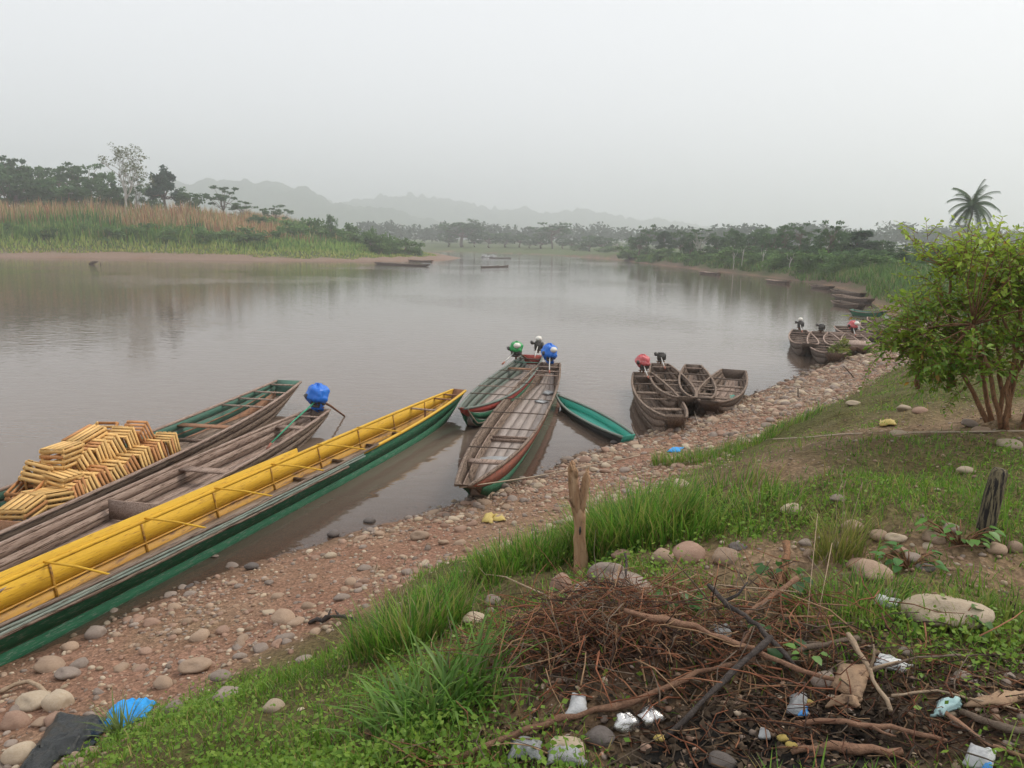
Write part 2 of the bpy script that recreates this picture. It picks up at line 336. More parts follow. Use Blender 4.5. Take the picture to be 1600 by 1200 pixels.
# river: a gloss of sky over silty water, the bed showing only where it is shallow
m, t, o = new_mat('silty_water'); a = N(t, 'ShaderNodeAttribute', attribute_name='Col'); geo = N(t, 'ShaderNodeNewGeometry'); pos = geo.outputs['Position']
df = N(t, 'ShaderNodeBsdfDiffuse'); df.inputs[0].default_value = (.155, .115, .090, 1)
tr = N(t, 'ShaderNodeBsdfTransparent'); tr.inputs[0].default_value = (.72, .58, .46, 1)
mx = N(t, 'ShaderNodeMixShader'); t.links.new(a.outputs['Color'], mx.inputs[0]); t.links.new(tr.outputs[0], mx.inputs[1]); t.links.new(df.outputs[0], mx.inputs[2])
gl = N(t, 'ShaderNodeBsdfGlossy'); gl.inputs['Roughness'].default_value = .035; gl.inputs[0].default_value = (.93, .93, .93, 1)
fr = N(t, 'ShaderNodeFresnel'); fr.inputs[0].default_value = 1.34
bp = N(t, 'ShaderNodeBump'); bp.inputs['Strength'].default_value = .10; bp.inputs['Distance'].default_value = .06
mp = N(t, 'ShaderNodeMapping'); mp.inputs['Scale'].default_value = (.8, 1.6, 1); mp.inputs['Rotation'].default_value = (0, 0, .5); t.links.new(pos, mp.inputs[0])
n1 = N(t, 'ShaderNodeTexNoise'); n1.inputs['Scale'].default_value = 1.5; n1.inputs['Detail'].default_value = 3; t.links.new(mp.outputs[0], n1.inputs['Vector'])
n2 = noise_fac(t, .03, pos, None, 3, .5, .5, .64)
mu = N(t, 'ShaderNodeMath', operation='MULTIPLY_ADD'); t.links.new(n2, mu.inputs[0]); mu.inputs[1].default_value = .5; mu.inputs[2].default_value = .18
t.links.new(mu.outputs[0], bp.inputs['Strength']); t.links.new(n1.outputs[0], bp.inputs['Height'])
t.links.new(bp.outputs[0], gl.inputs['Normal']); t.links.new(bp.outputs[0], fr.inputs['Normal'])
m2 = N(t, 'ShaderNodeMixShader'); t.links.new(fr.outputs[0], m2.inputs[0]); t.links.new(mx.outputs[0], m2.inputs[1]); t.links.new(gl.outputs[0], m2.inputs[2]); t.links.new(m2.outputs[0], o.inputs[0])
M['water'] = m

# ------------------------------------------------------------------ ground and river
def axis(lo, fine_lo, fine_hi, hi, step, growth):
    a = list(np.arange(fine_lo, fine_hi, step)); x = a[-1]; d = step
    while x < hi: d = min(d * growth, 60); x += d; a.append(x)
    x = a[0]; d = step; b = []
    while x > lo: d = min(d * growth, 60); x -= d; b.append(x)
    return np.array(b[::-1] + a)
GX = axis(-1500, -7, 13, 1500, .085, 1.045); GY = axis(-300, 1.8, 24, 2950, .085, 1.032)
gx, gy = np.meshgrid(GX, GY); fx_, fy_ = gx.ravel(), gy.ravel()
zz, dr, dl, wet = land(fx_, fy_)
nx, ny = len(GX), len(GY)
idx = np.arange(nx * ny).reshape(ny, nx)
quads = np.stack([idx[:-1, :-1], idx[:-1, 1:], idx[1:, 1:], idx[1:, :-1]], -1).reshape(-1, 4)
onl = dl < dr
def lerp(a, b, f): return a + (b - a) * f[:, None]
silt = np.array((.36, .205, .145)); soil = np.array((.20, .135, .082)); dry = np.array((.34, .23, .15)); turf = np.array((.125, .125, .04)); ash = np.array((.022, .020, .019)); bed = np.array((.30, .19, .13)); farg = np.array((.11, .15, .05)); sandl = np.array((.33, .235, .185))
n_a = fbm(fx_ * .9, fy_ * .9, 31); n_b = fbm(fx_ * .35, fy_ * .35, 41)
def bare_mask(x, y):                       # trodden, stony strips on the bank top
    w = fbm(x * .7, y * .7, 77) - .5
    a_ = np.exp(-(((y - (4.85 - .42 * (x - .9))) / .34 + w * 1.8) ** 2)) * np.clip((x - .7) * 3, 0, 1)
    b_ = np.exp(-(((x - 5.4) / 2.2) ** 2 + ((y - 8.2) / 1.5) ** 2)) * 1.1
    c_ = np.exp(-(((x - 2.4) / .4) ** 2 + ((y - 6.6) / .4) ** 2)) * .9
    d_ = np.exp(-(((x - .65) / .85) ** 2 + ((y - 3.3) / .62) ** 2)) * 1.4
    e_ = np.exp(-(((x - 2.3) / 1.2) ** 2 + ((y - 2.7) / .35) ** 2)) * 1.3
    return np.clip(a_ + b_ + c_ + d_ + e_, 0, 1)
def ash_mask(x, y):
    w = (fbm(x * 3, y * 3, 55) - .5) * 1.3
    return np.clip(2.2 * np.exp(-((((x - .95) / .58) ** 2 + ((y - 2.7) / .30) ** 2)) + w) - .3, 0, 1)
base = lerp(np.tile(silt, (len(zz), 1)), dry, np.clip(n_a * 1.6 - .45, 0, 1))
k = np.clip((dr + (n_a - .5) * 1.6 - 3.0) / .7, 0, 1) * (~onl)
bank = lerp(np.tile(soil, (len(zz), 1)), turf, np.clip(n_b * 2.2 - .4, 0, 1)); bank = lerp(bank, dry, bare_mask(fx_, fy_) * .9)
heap = np.clip(1.5 * np.exp(-(((fx_ - .55) / .62) ** 2 + ((fy_ - 3.45) / .42) ** 2)) - .2, 0, 1); litter = np.clip(1.4 * np.exp(-(((fx_ - 1.9) / 1.0) ** 2 + ((fy_ - 2.75) / .42) ** 2)) - .2 + (n_a - .5), 0, 1)
bank = lerp(bank, np.array((.075, .043, .028)), heap); bank = lerp(bank, np.array((.10, .068, .045)), litter * .9)
base = lerp(base, bank, k); base = lerp(base, ash, ash_mask(fx_, fy_))
fm_ = np.clip((fy_ - 45) / 25, 0, 1) * (~onl); base = lerp(base, np.array((.20, .145, .105)), fm_); fk = np.clip((fy_ - 38) / 20, 0, 1) * np.clip((dr - 1.1 + (n_b - .5) * 5) / 1.2, 0, 1); base = lerp(base, farg, fk * (~onl))
lk = np.clip((dl - 6 + (n_b - .5) * 5) / 3, 0, 1) * onl; base = np.where(onl[:, None], lerp(np.tile(sandl, (len(zz), 1)), farg, lk), base)
base = np.where(wet[:, None], bed, base)
damp = np.clip(1 - dr / .55, 0, 1) * (~wet) * (fy_ < 60); base = base * (1 - .30 * damp[:, None])      # lapped, wet rim of the shore
link('ground', mesh_np('ground', np.stack([fx_, fy_, zz], 1), quads, M['ground'], base, True), kind='structure')
keep = (zz < .06)[quads].any(1)
dep = np.clip(-zz / .42, 0, 1) ** .7; murk = np.stack([.30 + .70 * dep] * 3, 1)
used = np.zeros(len(zz), bool); used[quads[keep].ravel()] = True; remap = np.cumsum(used) - 1
link('river', mesh_np('river', np.stack([fx_, fy_, np.zeros_like(zz)], 1)[used], remap[quads[keep]], M['water'], murk[used], True), kind='structure')

# ------------------------------------------------------------------ wooded hills
m, t, o = new_mat('hill_forest'); geo = N(t, 'ShaderNodeNewGeometry')
c = mixc(t, noise_fac(t, .09, geo.outputs['Position'], None, 4, .6, .35, .65), (.035, .06, .025), (.07, .10, .045)); b = N(t, 'ShaderNodeBsdfDiffuse'); t.links.new(c, b.inputs[0]); t.links.new(b.outputs[0], o.inputs[0]); M['hill'] = m
def ridge(name, Y, pts, depth, seed, bump):
    """a wooded ridge whose crest runs through the given sight points at distance Y"""
    W = [PY(px, py + 3, Y) for px, py in pts]; xs = [w[0] for w in W]; zs = [w[2] for w in W]
    X_ = np.arange(xs[0], xs[-1], 5.0); Y_ = np.arange(-depth, depth + 1, depth / 24)
    a, bb = np.meshgrid(X_, Y_); crest = np.interp(a, xs, zs)
    kk = np.hanning(25); kk /= kk.sum(); crow = np.convolve(np.pad(crest[0], 12, mode='edge'), kk, 'valid'); crest = np.tile(crow, (len(Y_), 1))
    h = crest * np.exp(-(bb / depth * 1.9) ** 2) + 4
    h = h + (fbm(a * .012, (bb + Y) * .012, seed) - .5) * crest * .10 * np.exp(-(bb / depth * 1.9) ** 2)
    h = h + (fbm(a * .03, (bb + Y) * .03, seed + 5, 4) - .35) * bump
    V = np.stack([a.ravel(), bb.ravel() + Y, h.ravel()], 1); ii = np.arange(len(V)).reshape(a.shape)
    q = np.stack([ii[:-1, :-1], ii[:-1, 1:], ii[1:, 1:], ii[1:, :-1]], -1).reshape(-1, 4)
    link(name, mesh_np(name, V, q, M['hill'], None, True), kind='structure')
ridge('hill', 1900, [(-700, 330), (-200, 318), (150, 305), (290, 290), (390, 288), (450, 300), (520, 318), (580, 330), (680, 350), (800, 372), (950, 385)], 300, 101, 44)
ridge('hill', 2550, [(300, 345), (440, 330), (540, 322), (600, 314), (650, 309), (720, 322), (770, 332), (815, 330), (860, 340), (910, 334), (960, 344), (1040, 352), (1150, 366), (1400, 380)], 320, 202, 60)

# ------------------------------------------------------------------ boats
def boat(name, stern, bow, beam, mats, label, group=None, fb=.42, depth=.55, end=(.5, .45), rise=(.10, .16), p=2.6, nst=3, nfl=4, over=(.25, .45),
         thw=(), ribs=0, N_=26, rail=True, z0=0.0, roll=0.0, pitch=0.0, flare=.66, stringer=True, th=.028, cat='boat', floor_z=.04, top_out=None, bulge=1.0):
    """stern, bow: gunwale ends on the plan; mats: inner, outer, floor, rail, bar"""
    s = np.array(stern[:2], float); b_ = np.array(bow[:2], float); L = float(np.linalg.norm(b_ - s)); ang = math.atan2(b_[1] - s[1], b_[0] - s[0])
    root = empty(name, (s[0], s[1], z0), label, cat, group, (roll, pitch, ang))
    def hw(t):
        e = end[0] if t < .5 else end[1]; return beam / 2 * (e + (1 - e) * (1 - abs(2 * t - 1) ** p))
    def zs(t): return fb + rise[1] * max(0, (t - .55) / .45) ** 2.2 + rise[0] * max(0, (.45 - t) / .45) ** 2.2
    def zb(t): return fb - depth + (depth - .34 + rise[1]) * max(0, (t - .8) / .2) ** 2 + (depth - .30 + rise[0]) * max(0, (.2 - t) / .2) ** 2
    def xs(t, v):
        u = 2 * t - 1; sh = (1 - v) * abs(u) ** 6; return t * L - (over[1] if u > 0 else -over[0]) * sh
    def pt(t, v, sg, off=0.0):
        h_ = hw(t); fl = flare * (1 - .25 * abs(2 * t - 1) ** 5); y = h_ * (fl + (1 - fl) * v) + .10 * beam * math.sin(math.pi * v) * .35 * bulge - off
        return (xs(t, v), sg * y, zb(t) + (zs(t) - zb(t)) * v)
    T = np.linspace(0, 1, N_ + 1)
    # planks of the sides
    for sg in (-1, 1):
        for kx in range(nst):
            v0 = kx / nst + (.012 if kx else 0); v1 = (kx + 1) / nst - .012; lap = (nst - 1 - kx) * -.006
            V = []
            for t_ in T:
                V += [pt(t_, v0, sg, lap), pt(t_, v1, sg, lap), pt(t_, v1, sg, lap + th), pt(t_, v0, sg, lap + th)]
            Q = []; fm = []
            for i in range(N_):
                A = i * 4; B = A + 4
                for q, mm in (((A, A + 1, B + 1, B), 1), ((A + 2, A + 3, B + 3, B + 2), 0), ((A + 1, A + 2, B + 2, B + 1), 1 if kx < nst - 1 else 0), ((A + 3, A, B, B + 3), 1)):
                    Q.append(q if sg < 0 else q[::-1]); fm.append(mm)
            e = N_ * 4; Q += [(0, 1, 2, 3), (e + 3, e + 2, e + 1, e)]; fm += [1, 1]
            om = mats['outer'] if not (top_out and kx == nst - 1) else top_out
            im = mats['inner'] if kx or 'inner_low' not in mats else mats['inner_low']
            link('side_plank', mesh_np('side_plank', V, np.array(Q), [im, om], None, False, fm), root)
    # floor boards
    for j in range(nfl):
        V = []; f0 = -1 + 2 * j / nfl + .01; f1 = -1 + 2 * (j + 1) / nfl - .01
        for t_ in T:
            z = max(zb(t_), floor_z) + .004 * (j % 2); v = (z - zb(t_)) / (zs(t_) - zb(t_)); y = abs(pt(t_, v, 1, .022)[1]); x = xs(t_, v)
            V += [(x, y * f0, z - .02), (x, y * f1, z - .02), (x, y * f1, z), (x, y * f0, z)]
        Q = []
        for i in range(N_):
            A = i * 4; B = A + 4
            Q += [(A, B, B + 1, A + 1), (A + 2, B + 2, B + 3, A + 3), (A + 1, B + 1, B + 2, A + 2), (A + 3, B + 3, B, A)]
        e = N_ * 4; Q += [(0, 1, 2, 3), (e + 3, e + 2, e + 1, e)]
        link('floor_board', mesh_np('floor_board', V, np.array(Q), mats['floor']), root)
    # ends
    for t_, nm in ((0, 'transom'), (1, 'bow_board')):
        sgx = -1 if t_ == 0 else 1; V = []
        for dx in (0, .03 * sgx):
            for v in (0, .5, 1.0):
                for sg in (-1, 1):
                    q = pt(t_, v, sg, -.004); V.append((q[0] + dx, q[1], q[2] + (.015 if v == 1 else 0)))
        Q = [(0, 1, 3, 2), (2, 3, 5, 4), (6, 8, 9, 7), (8, 10, 11, 9), (4, 5, 11, 10), (0, 2, 8, 6), (2, 4, 10, 8), (1, 7, 9, 3), (3, 9, 11, 5), (0, 6, 7, 1)]
        if t_ == 1: Q = [q[::-1] for q in Q]
        link(nm, mesh_np(nm, V, np.array(Q), [mats.get('end', mats['outer'])]), root)
    if rail:
        for sg in (-1, 1):
            mb = MB(); V = []
            for t_ in T:
                q = pt(t_, 1, sg, 0); w = .022; V += [(q[0], q[1] + sg * w, q[2] - .03), (q[0], q[1] + sg * w, q[2] + .014), (q[0], q[1] - sg * (w + th * .5), q[2] + .014), (q[0], q[1] - sg * (w + th * .5), q[2] - .03)]
            Q = []
            for i in range(N_):
                A = i * 4; B = A + 4
                for a4 in range(4): Q.append((A + a4, A + (a4 + 1) % 4, B + (a4 + 1) % 4, B + a4))
            e = N_ * 4; Q += [(3, 2, 1, 0), (e, e + 1, e + 2, e + 3)]
            if sg > 0: Q = [q[::-1] for q in Q]
            mb.add(V, Q); link('gunwale', mb.mesh('gunwale', mats['rail']), root)
    if stringer:
        for sg in (-1, 1):
            pts = [pt(t_, .52, sg, th + .012) for t_ in np.linspace(.04, .96, 18)]; mb = MB(); mb.tube(pts, .016, 4); link('stringer', mb.mesh('stringer', mats.get('rib', mats['rail'])), root)
    for i in range(ribs):
        t_ = (i + 1) / (ribs + 1)
        for sg in (-1, 1):
            pts = [pt(t_, v, sg, th + .010) for v in (.22, .5, .75, .96)]; mb = MB(); mb.tube(pts, .02, 4); link('rib', mb.mesh('rib', mats.get('rib', mats['rail'])), root)
    for spec in thw:
        t_, kind = spec[0], spec[1]; mt = spec[2] if len(spec) > 2 else mats['bar']
        mb = MB(); h_ = abs(pt(t_, .93, 1, th + .004)[1]); x = xs(t_, .93); z = zb(t_) + (zs(t_) - zb(t_)) * .93
        if kind == 'bar':
            zz_ = zs(t_) + .022; hh = hw(t_) + .01; mb.tube([(x, -hh, zz_), (x + .02, 0, zz_ + .012), (x, hh, zz_)], .014, 6); nm = 'cross_bar'
        elif kind == 'plank': mb.box((x, 0, z - .05), (.24, 2 * h_ - .02, .03)); nm = 'thwart'
        elif kind == 'thin': mb.box((x, 0, z), (.08, 2 * h_ - .01, .028)); nm = 'thwart'
        elif kind == 'low':
            h_ = abs(pt(t_, .35, 1, th + .01)[1]); mb.box((xs(t_, .35), 0, max(zb(t_), floor_z) + .045), (.05, 2 * h_, .06)); nm = 'floor_rib'
        else:
            h2 = abs(pt(t_, .5, 1, th + .012)[1]); zc = (zs(t_) + max(zb(t_), floor_z)) / 2; mb.box((x, 0, zc), (.03, 2 * h2 - .03, (zs(t_) - zc) * 1.75)); nm = 'bulkhead'
        link(nm, mb.mesh(nm, mt), root)
    root['_L'] = L
    return root, pt, L
def dropprops(o):
    if '_L' in o: del o['_L']

def blob(mat, size, seed, n=30, rough=.35, droop=0.0):
    """a crumpled bundle: tarp, bag, rag"""
    rs = np.random.default_rng(seed); V = []; m_ = n // 2 + 1
    ph = rs.random((6, 2)) * 6.28
    for i in range(m_ + 1):
        la = math.pi * i / m_ - math.pi / 2
        for j in range(n):
            lo = 2 * math.pi * j / n; d = np.array([math.cos(la) * math.cos(lo), math.cos(la) * math.sin(lo), math.sin(la)])
            r_ = 1 + rough * .5 * (math.sin(3 * lo + ph[0, 0] + 2 * la) * .5 + math.sin(5 * lo - 3 * la + ph[1, 0]) * .35 + math.sin(2 * la * 3 + ph[2, 0] + lo) * .4) + rough * .55 * (abs(math.sin(4 * lo + 5 * la + ph[3, 0])) + abs(math.sin(7 * lo - 4 * la + ph[4, 0])) - 1.2) * .35 + rough * .25 * (rs.random() - .5)
            if d[2] < 0: d[2] *= (1 - droop)
            V.append(d * r_ * np.array(size) / 2)
    Q = [(i * n + j, i * n + (j + 1) % n, (i + 1) * n + (j + 1) % n, (i + 1) * n + j) for i in range(m_) for j in range(n)]
    return mesh_np('bundle', V, np.array(Q), mat, None, True)

def motor(boat_root, t_x, label, tarp=None, tank=True, tiller=2.0, tiller_mat='pipe', yaw=0.0, lift=.62, tarp_size=(.55, .5, .5), tarp_name='tarp', side=0.0, ws=1.0):
    """long-tail engine seated on the stern of a boat"""
    Mw = Matrix.Translation(boat_root.location) @ boat_root.rotation_euler.to_matrix().to_4x4()
    loc = Mw @ Vector((t_x, side, lift)); rz = boat_root.rotation_euler.z + yaw
    r_ = empty('outboard_motor', loc, label, 'motor', 'long-tail motors on the boats', (0, 0, rz), (ws, ws, ws))
    mb = MB(); mb.box((0, 0, .05), (.30, .24, .22)); mb.box((.02, 0, .17), (.20, .19, .06)); mb.box((-.02, 0, -.08), (.36, .20, .05)); link('engine_block', mb.mesh('engine_block', M['engine']), r_)
    mb = MB(); mb.tube([(0, .12, .05), (0, .17, .05), (0, .18, .05)], [.12, .12, .09], 14); link('flywheel_cover', mb.mesh('flywheel_cover', M['engine']), r_)
    mb = MB(); mb.tube([(.08, -.12, .12), (.16, -.2, .14), (.2, -.22, .2)], [.035, .06, .05], 8); link('muffler', mb.mesh('muffler', M['engine']), r_)
    mb = MB(); mb.tube([(0, 0, -.10), (0, 0, -.22)], [.035, .035], 8); mb.box((0, 0, -.13), (.1, .3, .02)); link('pivot', mb.mesh('pivot', M['rust']), r_)
    if tank:
        link('fuel_tank', blob(M['white_tank'], (.30, .24, .19), 3, 12, .06), r_, loc=(-.05 if not tarp else .16, .0 if not tarp else .12, .28))
    mb = MB(); mb.tube([(-.15, 0, 0), (-.7, 0, -.24), (-1.5, .03, -.68)], [.03, .028, .022], 6); link('shaft', mb.mesh('shaft', M['rust']), r_)
    if tiller:
        mb = MB(); mb.tube([(.14, 0, .03), (.14 + tiller * .5, .02, -.06 - tiller * .05), (.14 + tiller, .05, -.10 - tiller * .14)], [.02, .018, .018], 6)
        h_ = link('tiller', mb.mesh('tiller', M[tiller_mat]), r_)
        mb = MB(); mb.tube([(.10 + tiller, .05, -.09 - tiller * .14), (.28 + tiller, .06, -.12 - tiller * .16)], .027, 6); link('grip', mb.mesh('grip', M['red_faded']), h_)
    if tarp:
        tb = link(tarp_name, blob(M[tarp], tarp_size, 5 + int(10 * tarp_size[0]), 44, .27, .1), r_, loc=(-.04, -.02, .16))
        if tarp_size[2] > .45: link('tarp_skirt', blob(M[tarp], (tarp_size[0] * .62, tarp_size[1] * .55, .34), 9, 16, .5), tb, loc=(.02, .02, -.22))
    return r_

W_ = dict(inner=M['wood_grey'], outer=M['wood_dark'], floor=M['wood_grey'], rail=M['wood_pale'], bar=M['wood_dark'], rib=M['wood_dark'])
# the crate boat
A_s, A_b = np.array((-8.5, 5.6)), np.array((-6.15, 20.95))
bA, ptA, LA = boat('cargo_canoe', A_s, A_b, 1.55, dict(inner=M['green_pale'], inner_low=M['wood_brown'], outer=M['wood_grey'], floor=M['wood_grey'], rail=M['wood_pale'], bar=M['wood_pale'], rib=M['wood_brown'], end=M['green_pale']),
    'long green wooden canoe carrying the heap of slatted crates', fb=.42, end=(.5, .46), rise=(.1, .24), p=2.4, ribs=0,
    thw=[(.98, 'thin'), (.93, 'thin', M['wood_pale']), (.885, 'thin', M['wood_pale']), (.84, 'thin', M['wood_pale']), (.73, 'plank', M['wood_brown']), (.715, 'low'), (.335, 'bulk', M['wood_brown']), (.2, 'plank')])
# the weathered boat with the blue-wrapped motor
bB, ptB, LB = boat('motor_canoe', (-4.62, 18.25), (-7.35, 4.2), 1.2, dict(inner=M['wood_pale'], outer=M['wood_grey'], floor=M['wood_pale'], rail=M['wood_pale'], bar=M['wood_pale'], rib=M['wood_grey']),
    'long bleached grey plank canoe with blue-wrapped motor between crate boat and yellow boat', fb=.40, end=(.42, .4), rise=(.08, .1), p=2.5, ribs=0,
    thw=[(.045, 'thin'), (.10, 'plank'), (.33, 'plank'), (.47, 'bulk'), (.66, 'bulk')])
motor(bB, .12, 'long-tail motor wrapped in blue tarp on the bleached grey canoe', 'blue_tarp', False, 2.3, 'green_pipe', .0, .68, (.58, .54, .52))
# the yellow boat
C_s, C_b = np.array((-6.72, 4.6)), np.array((-1.42, 20.45))
bC, ptC, LC = boat('yellow_canoe', C_s, C_b, 1.12, dict(inner=M['yellow'], inner_low=M['yellow_dirty'], outer=M['green'], floor=M['bilge'], rail=M['yellow'], bar=M['yellow'], rib=M['yellow_dirty'], end=M['rust']),
    'very long canoe, yellow inside and dark green outside', fb=.47, depth=.63, end=(.45, .34), rise=(.06, .12), p=2.9, ribs=10, bulge=.2, nst=2, nfl=5, flare=.74,
    thw=[(.97, 'thin', M['rust']), (.94, 'thin', M['rust']), (.87, 'thin', M['wood_pale'])] + [(q, 'bar', M['yellow']) for q in (.18, .27, .37, .46, .55, .64, .73)] + [(q, 'low', M['wood_dark']) for q in (.58, .66, .74, .81)], N_=36)
# raised washboard along its far side, bundle of planks lashed along the near side
mb = MB(); TT = np.linspace(.05, .60, 20)
for i in range(19):
    V = []
    for t_ in (TT[i], TT[i + 1]):
        a0 = np.array(ptC(t_, 1.0, 1, .0)); V += [a0 + (0, -.010, .01), a0 + (0, .020, .105), a0 + (0, .038, .105), a0 + (0, .012, .01)]
    Q = [(0, 1, 5, 4), (1, 2, 6, 5), (2, 3, 7, 6)]
    if i == 0: Q.append((3, 2, 1, 0))
    if i == 18: Q.append((4, 5, 6, 7))
    mb.add(V, [q[::-1] for q in Q])
link('washboard', mb.mesh('washboard', M['yellow']), bC)
for kx in range(4):
    mb = MB(); t1 = .665 - .018 * kx - (.02 if kx % 2 else 0); TT = np.linspace(.02 + .01 * kx, t1, 18); V = []
    for t_ in TT:
        a0 = np.array(ptC(t_, 1.0, -1, .0)); yo = -.012 - .014 * kx; zo = .045 - .034 * kx + .006 * math.sin(t_ * 40 + kx * 2)
        V += [a0 + (0, yo, zo), a0 + (0, yo - .036, zo - .006), a0 + (0, yo - .036, zo - .034), a0 + (0, yo, zo - .03)]
    Q = [(i * 4 + a4, i * 4 + (a4 + 1) % 4, i * 4 + 4 + (a4 + 1) % 4, i * 4 + 4 + a4) for i in range(17) for a4 in range(4)] + [(3, 2, 1, 0), (68, 69, 70, 71)]
    mb.add(V, [q[::-1] for q in Q]); link('rail_plank', mb.mesh('rail_plank', M['green_rail'] if kx % 3 else M['wood_grey']), bC)
mb = MB(); q = ptC(.875, .2, 0); mb.tube([(q[0], 0, .06), (q[0], 0, .5)], .03, 6); link('post', mb.mesh('post', M['rust']), bC)
# the beached grey boat and the red-sided one beside it
bD, ptD, LD = boat('grey_canoe', (1.28, 25.7), (-.76, 11.75), 1.28, dict(inner=M['wood_grey'], outer=M['green'], floor=M['floor_mud'], rail=M['wood_grey'], bar=M['wood_dark'], rib=M['wood_pale'], end=M['wood_grey']),
    'long grey canoe with faded red and green bow run onto the pebble shore', fb=.46, end=(.52, .17), rise=(.1, .26), p=2.3, nst=2, top_out=M['red_faded'], over=(.25, .9),
    thw=[(.04, 'thin', M['wood_pale']), (.09, 'thin', M['wood_pale']), (.14, 'thin', M['wood_pale']), (.26, 'bar'), (.42, 'bar'), (.54, 'bar'), (.62, 'low', M['wood_pale']), (.66, 'bar'), (.79, 'bar'), (.84, 'plank', M['wood_pale']), (.60, 'low', M['wood_pale'])])
motor(bD, .2, 'long-tail motor wrapped in blue tarp on the beached grey canoe', 'blue_tarp', True, 1.1, 'pipe', .05, .78, (.56, .52, .56))
bE, ptE, LE = boat('green_canoe', (.72, 27.3), (-1.16, 17.5), 1.22, dict(inner=M['green_grey'], outer=M['green'], floor=M['floor_mud'], rail=M['green_grey'], bar=M['wood_dark'], rib=M['green_grey'], end=M['red']),
    'greyed green canoe with bright red upper plank beside the beached grey canoe', fb=.46, end=(.6, .10), rise=(.12, .26), p=2.0, top_out=M['red'], over=(.2, .7),
    thw=[(.05, 'thin'), (.11, 'thin', M['green_pale']), (.2, 'plank', M['wood_brown']), (.30, 'bar'), (.45, 'bar'), (.58, 'bar', M['wood_pale']), (.71, 'bar')])
motor(bE, 1.1, 'long-tail motor with cream tank and green bag on the green canoe', 'green_bag', True, .8, 'pipe', -.3, .80, (.5, .46, .44), 'bag', -.40)
motor(bE, .15, 'bare long-tail motor with cream tank at the stern of the green canoe', None, True, .9, 'pipe', .0, .92, side=.22)
Mw = Matrix.Translation(bD.location) @ bD.rotation_euler.to_matrix().to_4x4()
for i, (tx, sy, s_, mt, lab) in enumerate([(.20, .22, (.5, .34, .12), 'plastic_clear', 'dirty pale sack lying in the stern of the grey canoe'), (.29, .16, (.42, .3, .10), 'plastic_white', 'second dirty sack lying in the grey canoe'), (.73, -.14, (.8, .4, .05), 'plastic_clear', 'flattened grey sheet on the floor of the grey canoe'), (.80, .10, (.45, .25, .10), 'card', 'coil of brown rope and rags under the bow bar of the grey canoe')]):
    link('sack', blob(M[mt], s_, 30 + i, 18, .35), label=lab, cat='sack', loc=Mw @ Vector((tx * LD, sy, .075)), rot=(0, 0, bD.rotation_euler.z + i))
# the small turquoise dugout
a0, a1 = P(872, 627, .12), P(984, 690, .12)
boat('dugout', a0, a1, .62, dict(inner=M['teal'], outer=M['black_hull'], floor=M['teal'], rail=M['green_grey'], bar=M['teal'], end=M['teal']),
     'small turquoise dugout with a black hull drifting at the shore', None, .24, .34, (.10, .5), (.06, .02), 2.2, 1, 2, (.5, .3), stringer=False, flare=.8, N_=18, roll=.12)
# four boats drawn up together
g4 = [((1004, 584), (1058, 655), 1.15, 'weathered canoe with red-bagged motor, outermost of four nosed into the pebbles', 'red_bag'),
      ((1031, 570), (1072, 624), 1.15, 'weathered canoe with bare motor, second of four nosed into the pebbles', None),
      ((1083, 572), (1097, 625), 1.05, 'narrow weathered canoe without motor, third of four nosed into the pebbles', 0),
      ((1146, 580), (1108, 630), 1.25, 'broad weathered canoe without motor, last of four nosed into the pebbles', 0)]
for i, (s_, b_, bm, lab, tp) in enumerate(g4):
    r_, pt_, L_ = boat('wooden_canoe', P(*s_, .5), P(*b_, .55), bm, dict(inner=M['wood_grey'], outer=M['wood_grey'] if i < 2 else M['wood_dark'], floor=M['wood_grey'] if i < 2 else M['wood_pale'], rail=M['wood_grey'], bar=M['wood_pale'], rib=M['wood_dark']),
        lab, 'four canoes nosed into the pebbles', .46, .6, (.62 if i == 3 else .5, .38), (.08, .14), 2.2, 3, 4, (.2, .4), [(.06, 'thin'), (.22, 'thin', M['wood_dark']), (.38, 'plank', M['wood_grey']), (.55, 'thin', M['wood_grey']), (.72, 'plank', M['wood_grey']), (.9, 'bulk', M['wood_grey'])][(0 if i != 3 else 1):], 0, 18)
    if tp != 0: motor(r_, .16, 'motor in a red plastic bag on the outermost of the four canoes' if tp else 'bare dark motor on the second of the four canoes', tp, False, .7, 'pipe', .0, .76, (.52, .48, .44), 'bag', ws=.95)
mb = MB(); p0 = P(1071, 612, .6)
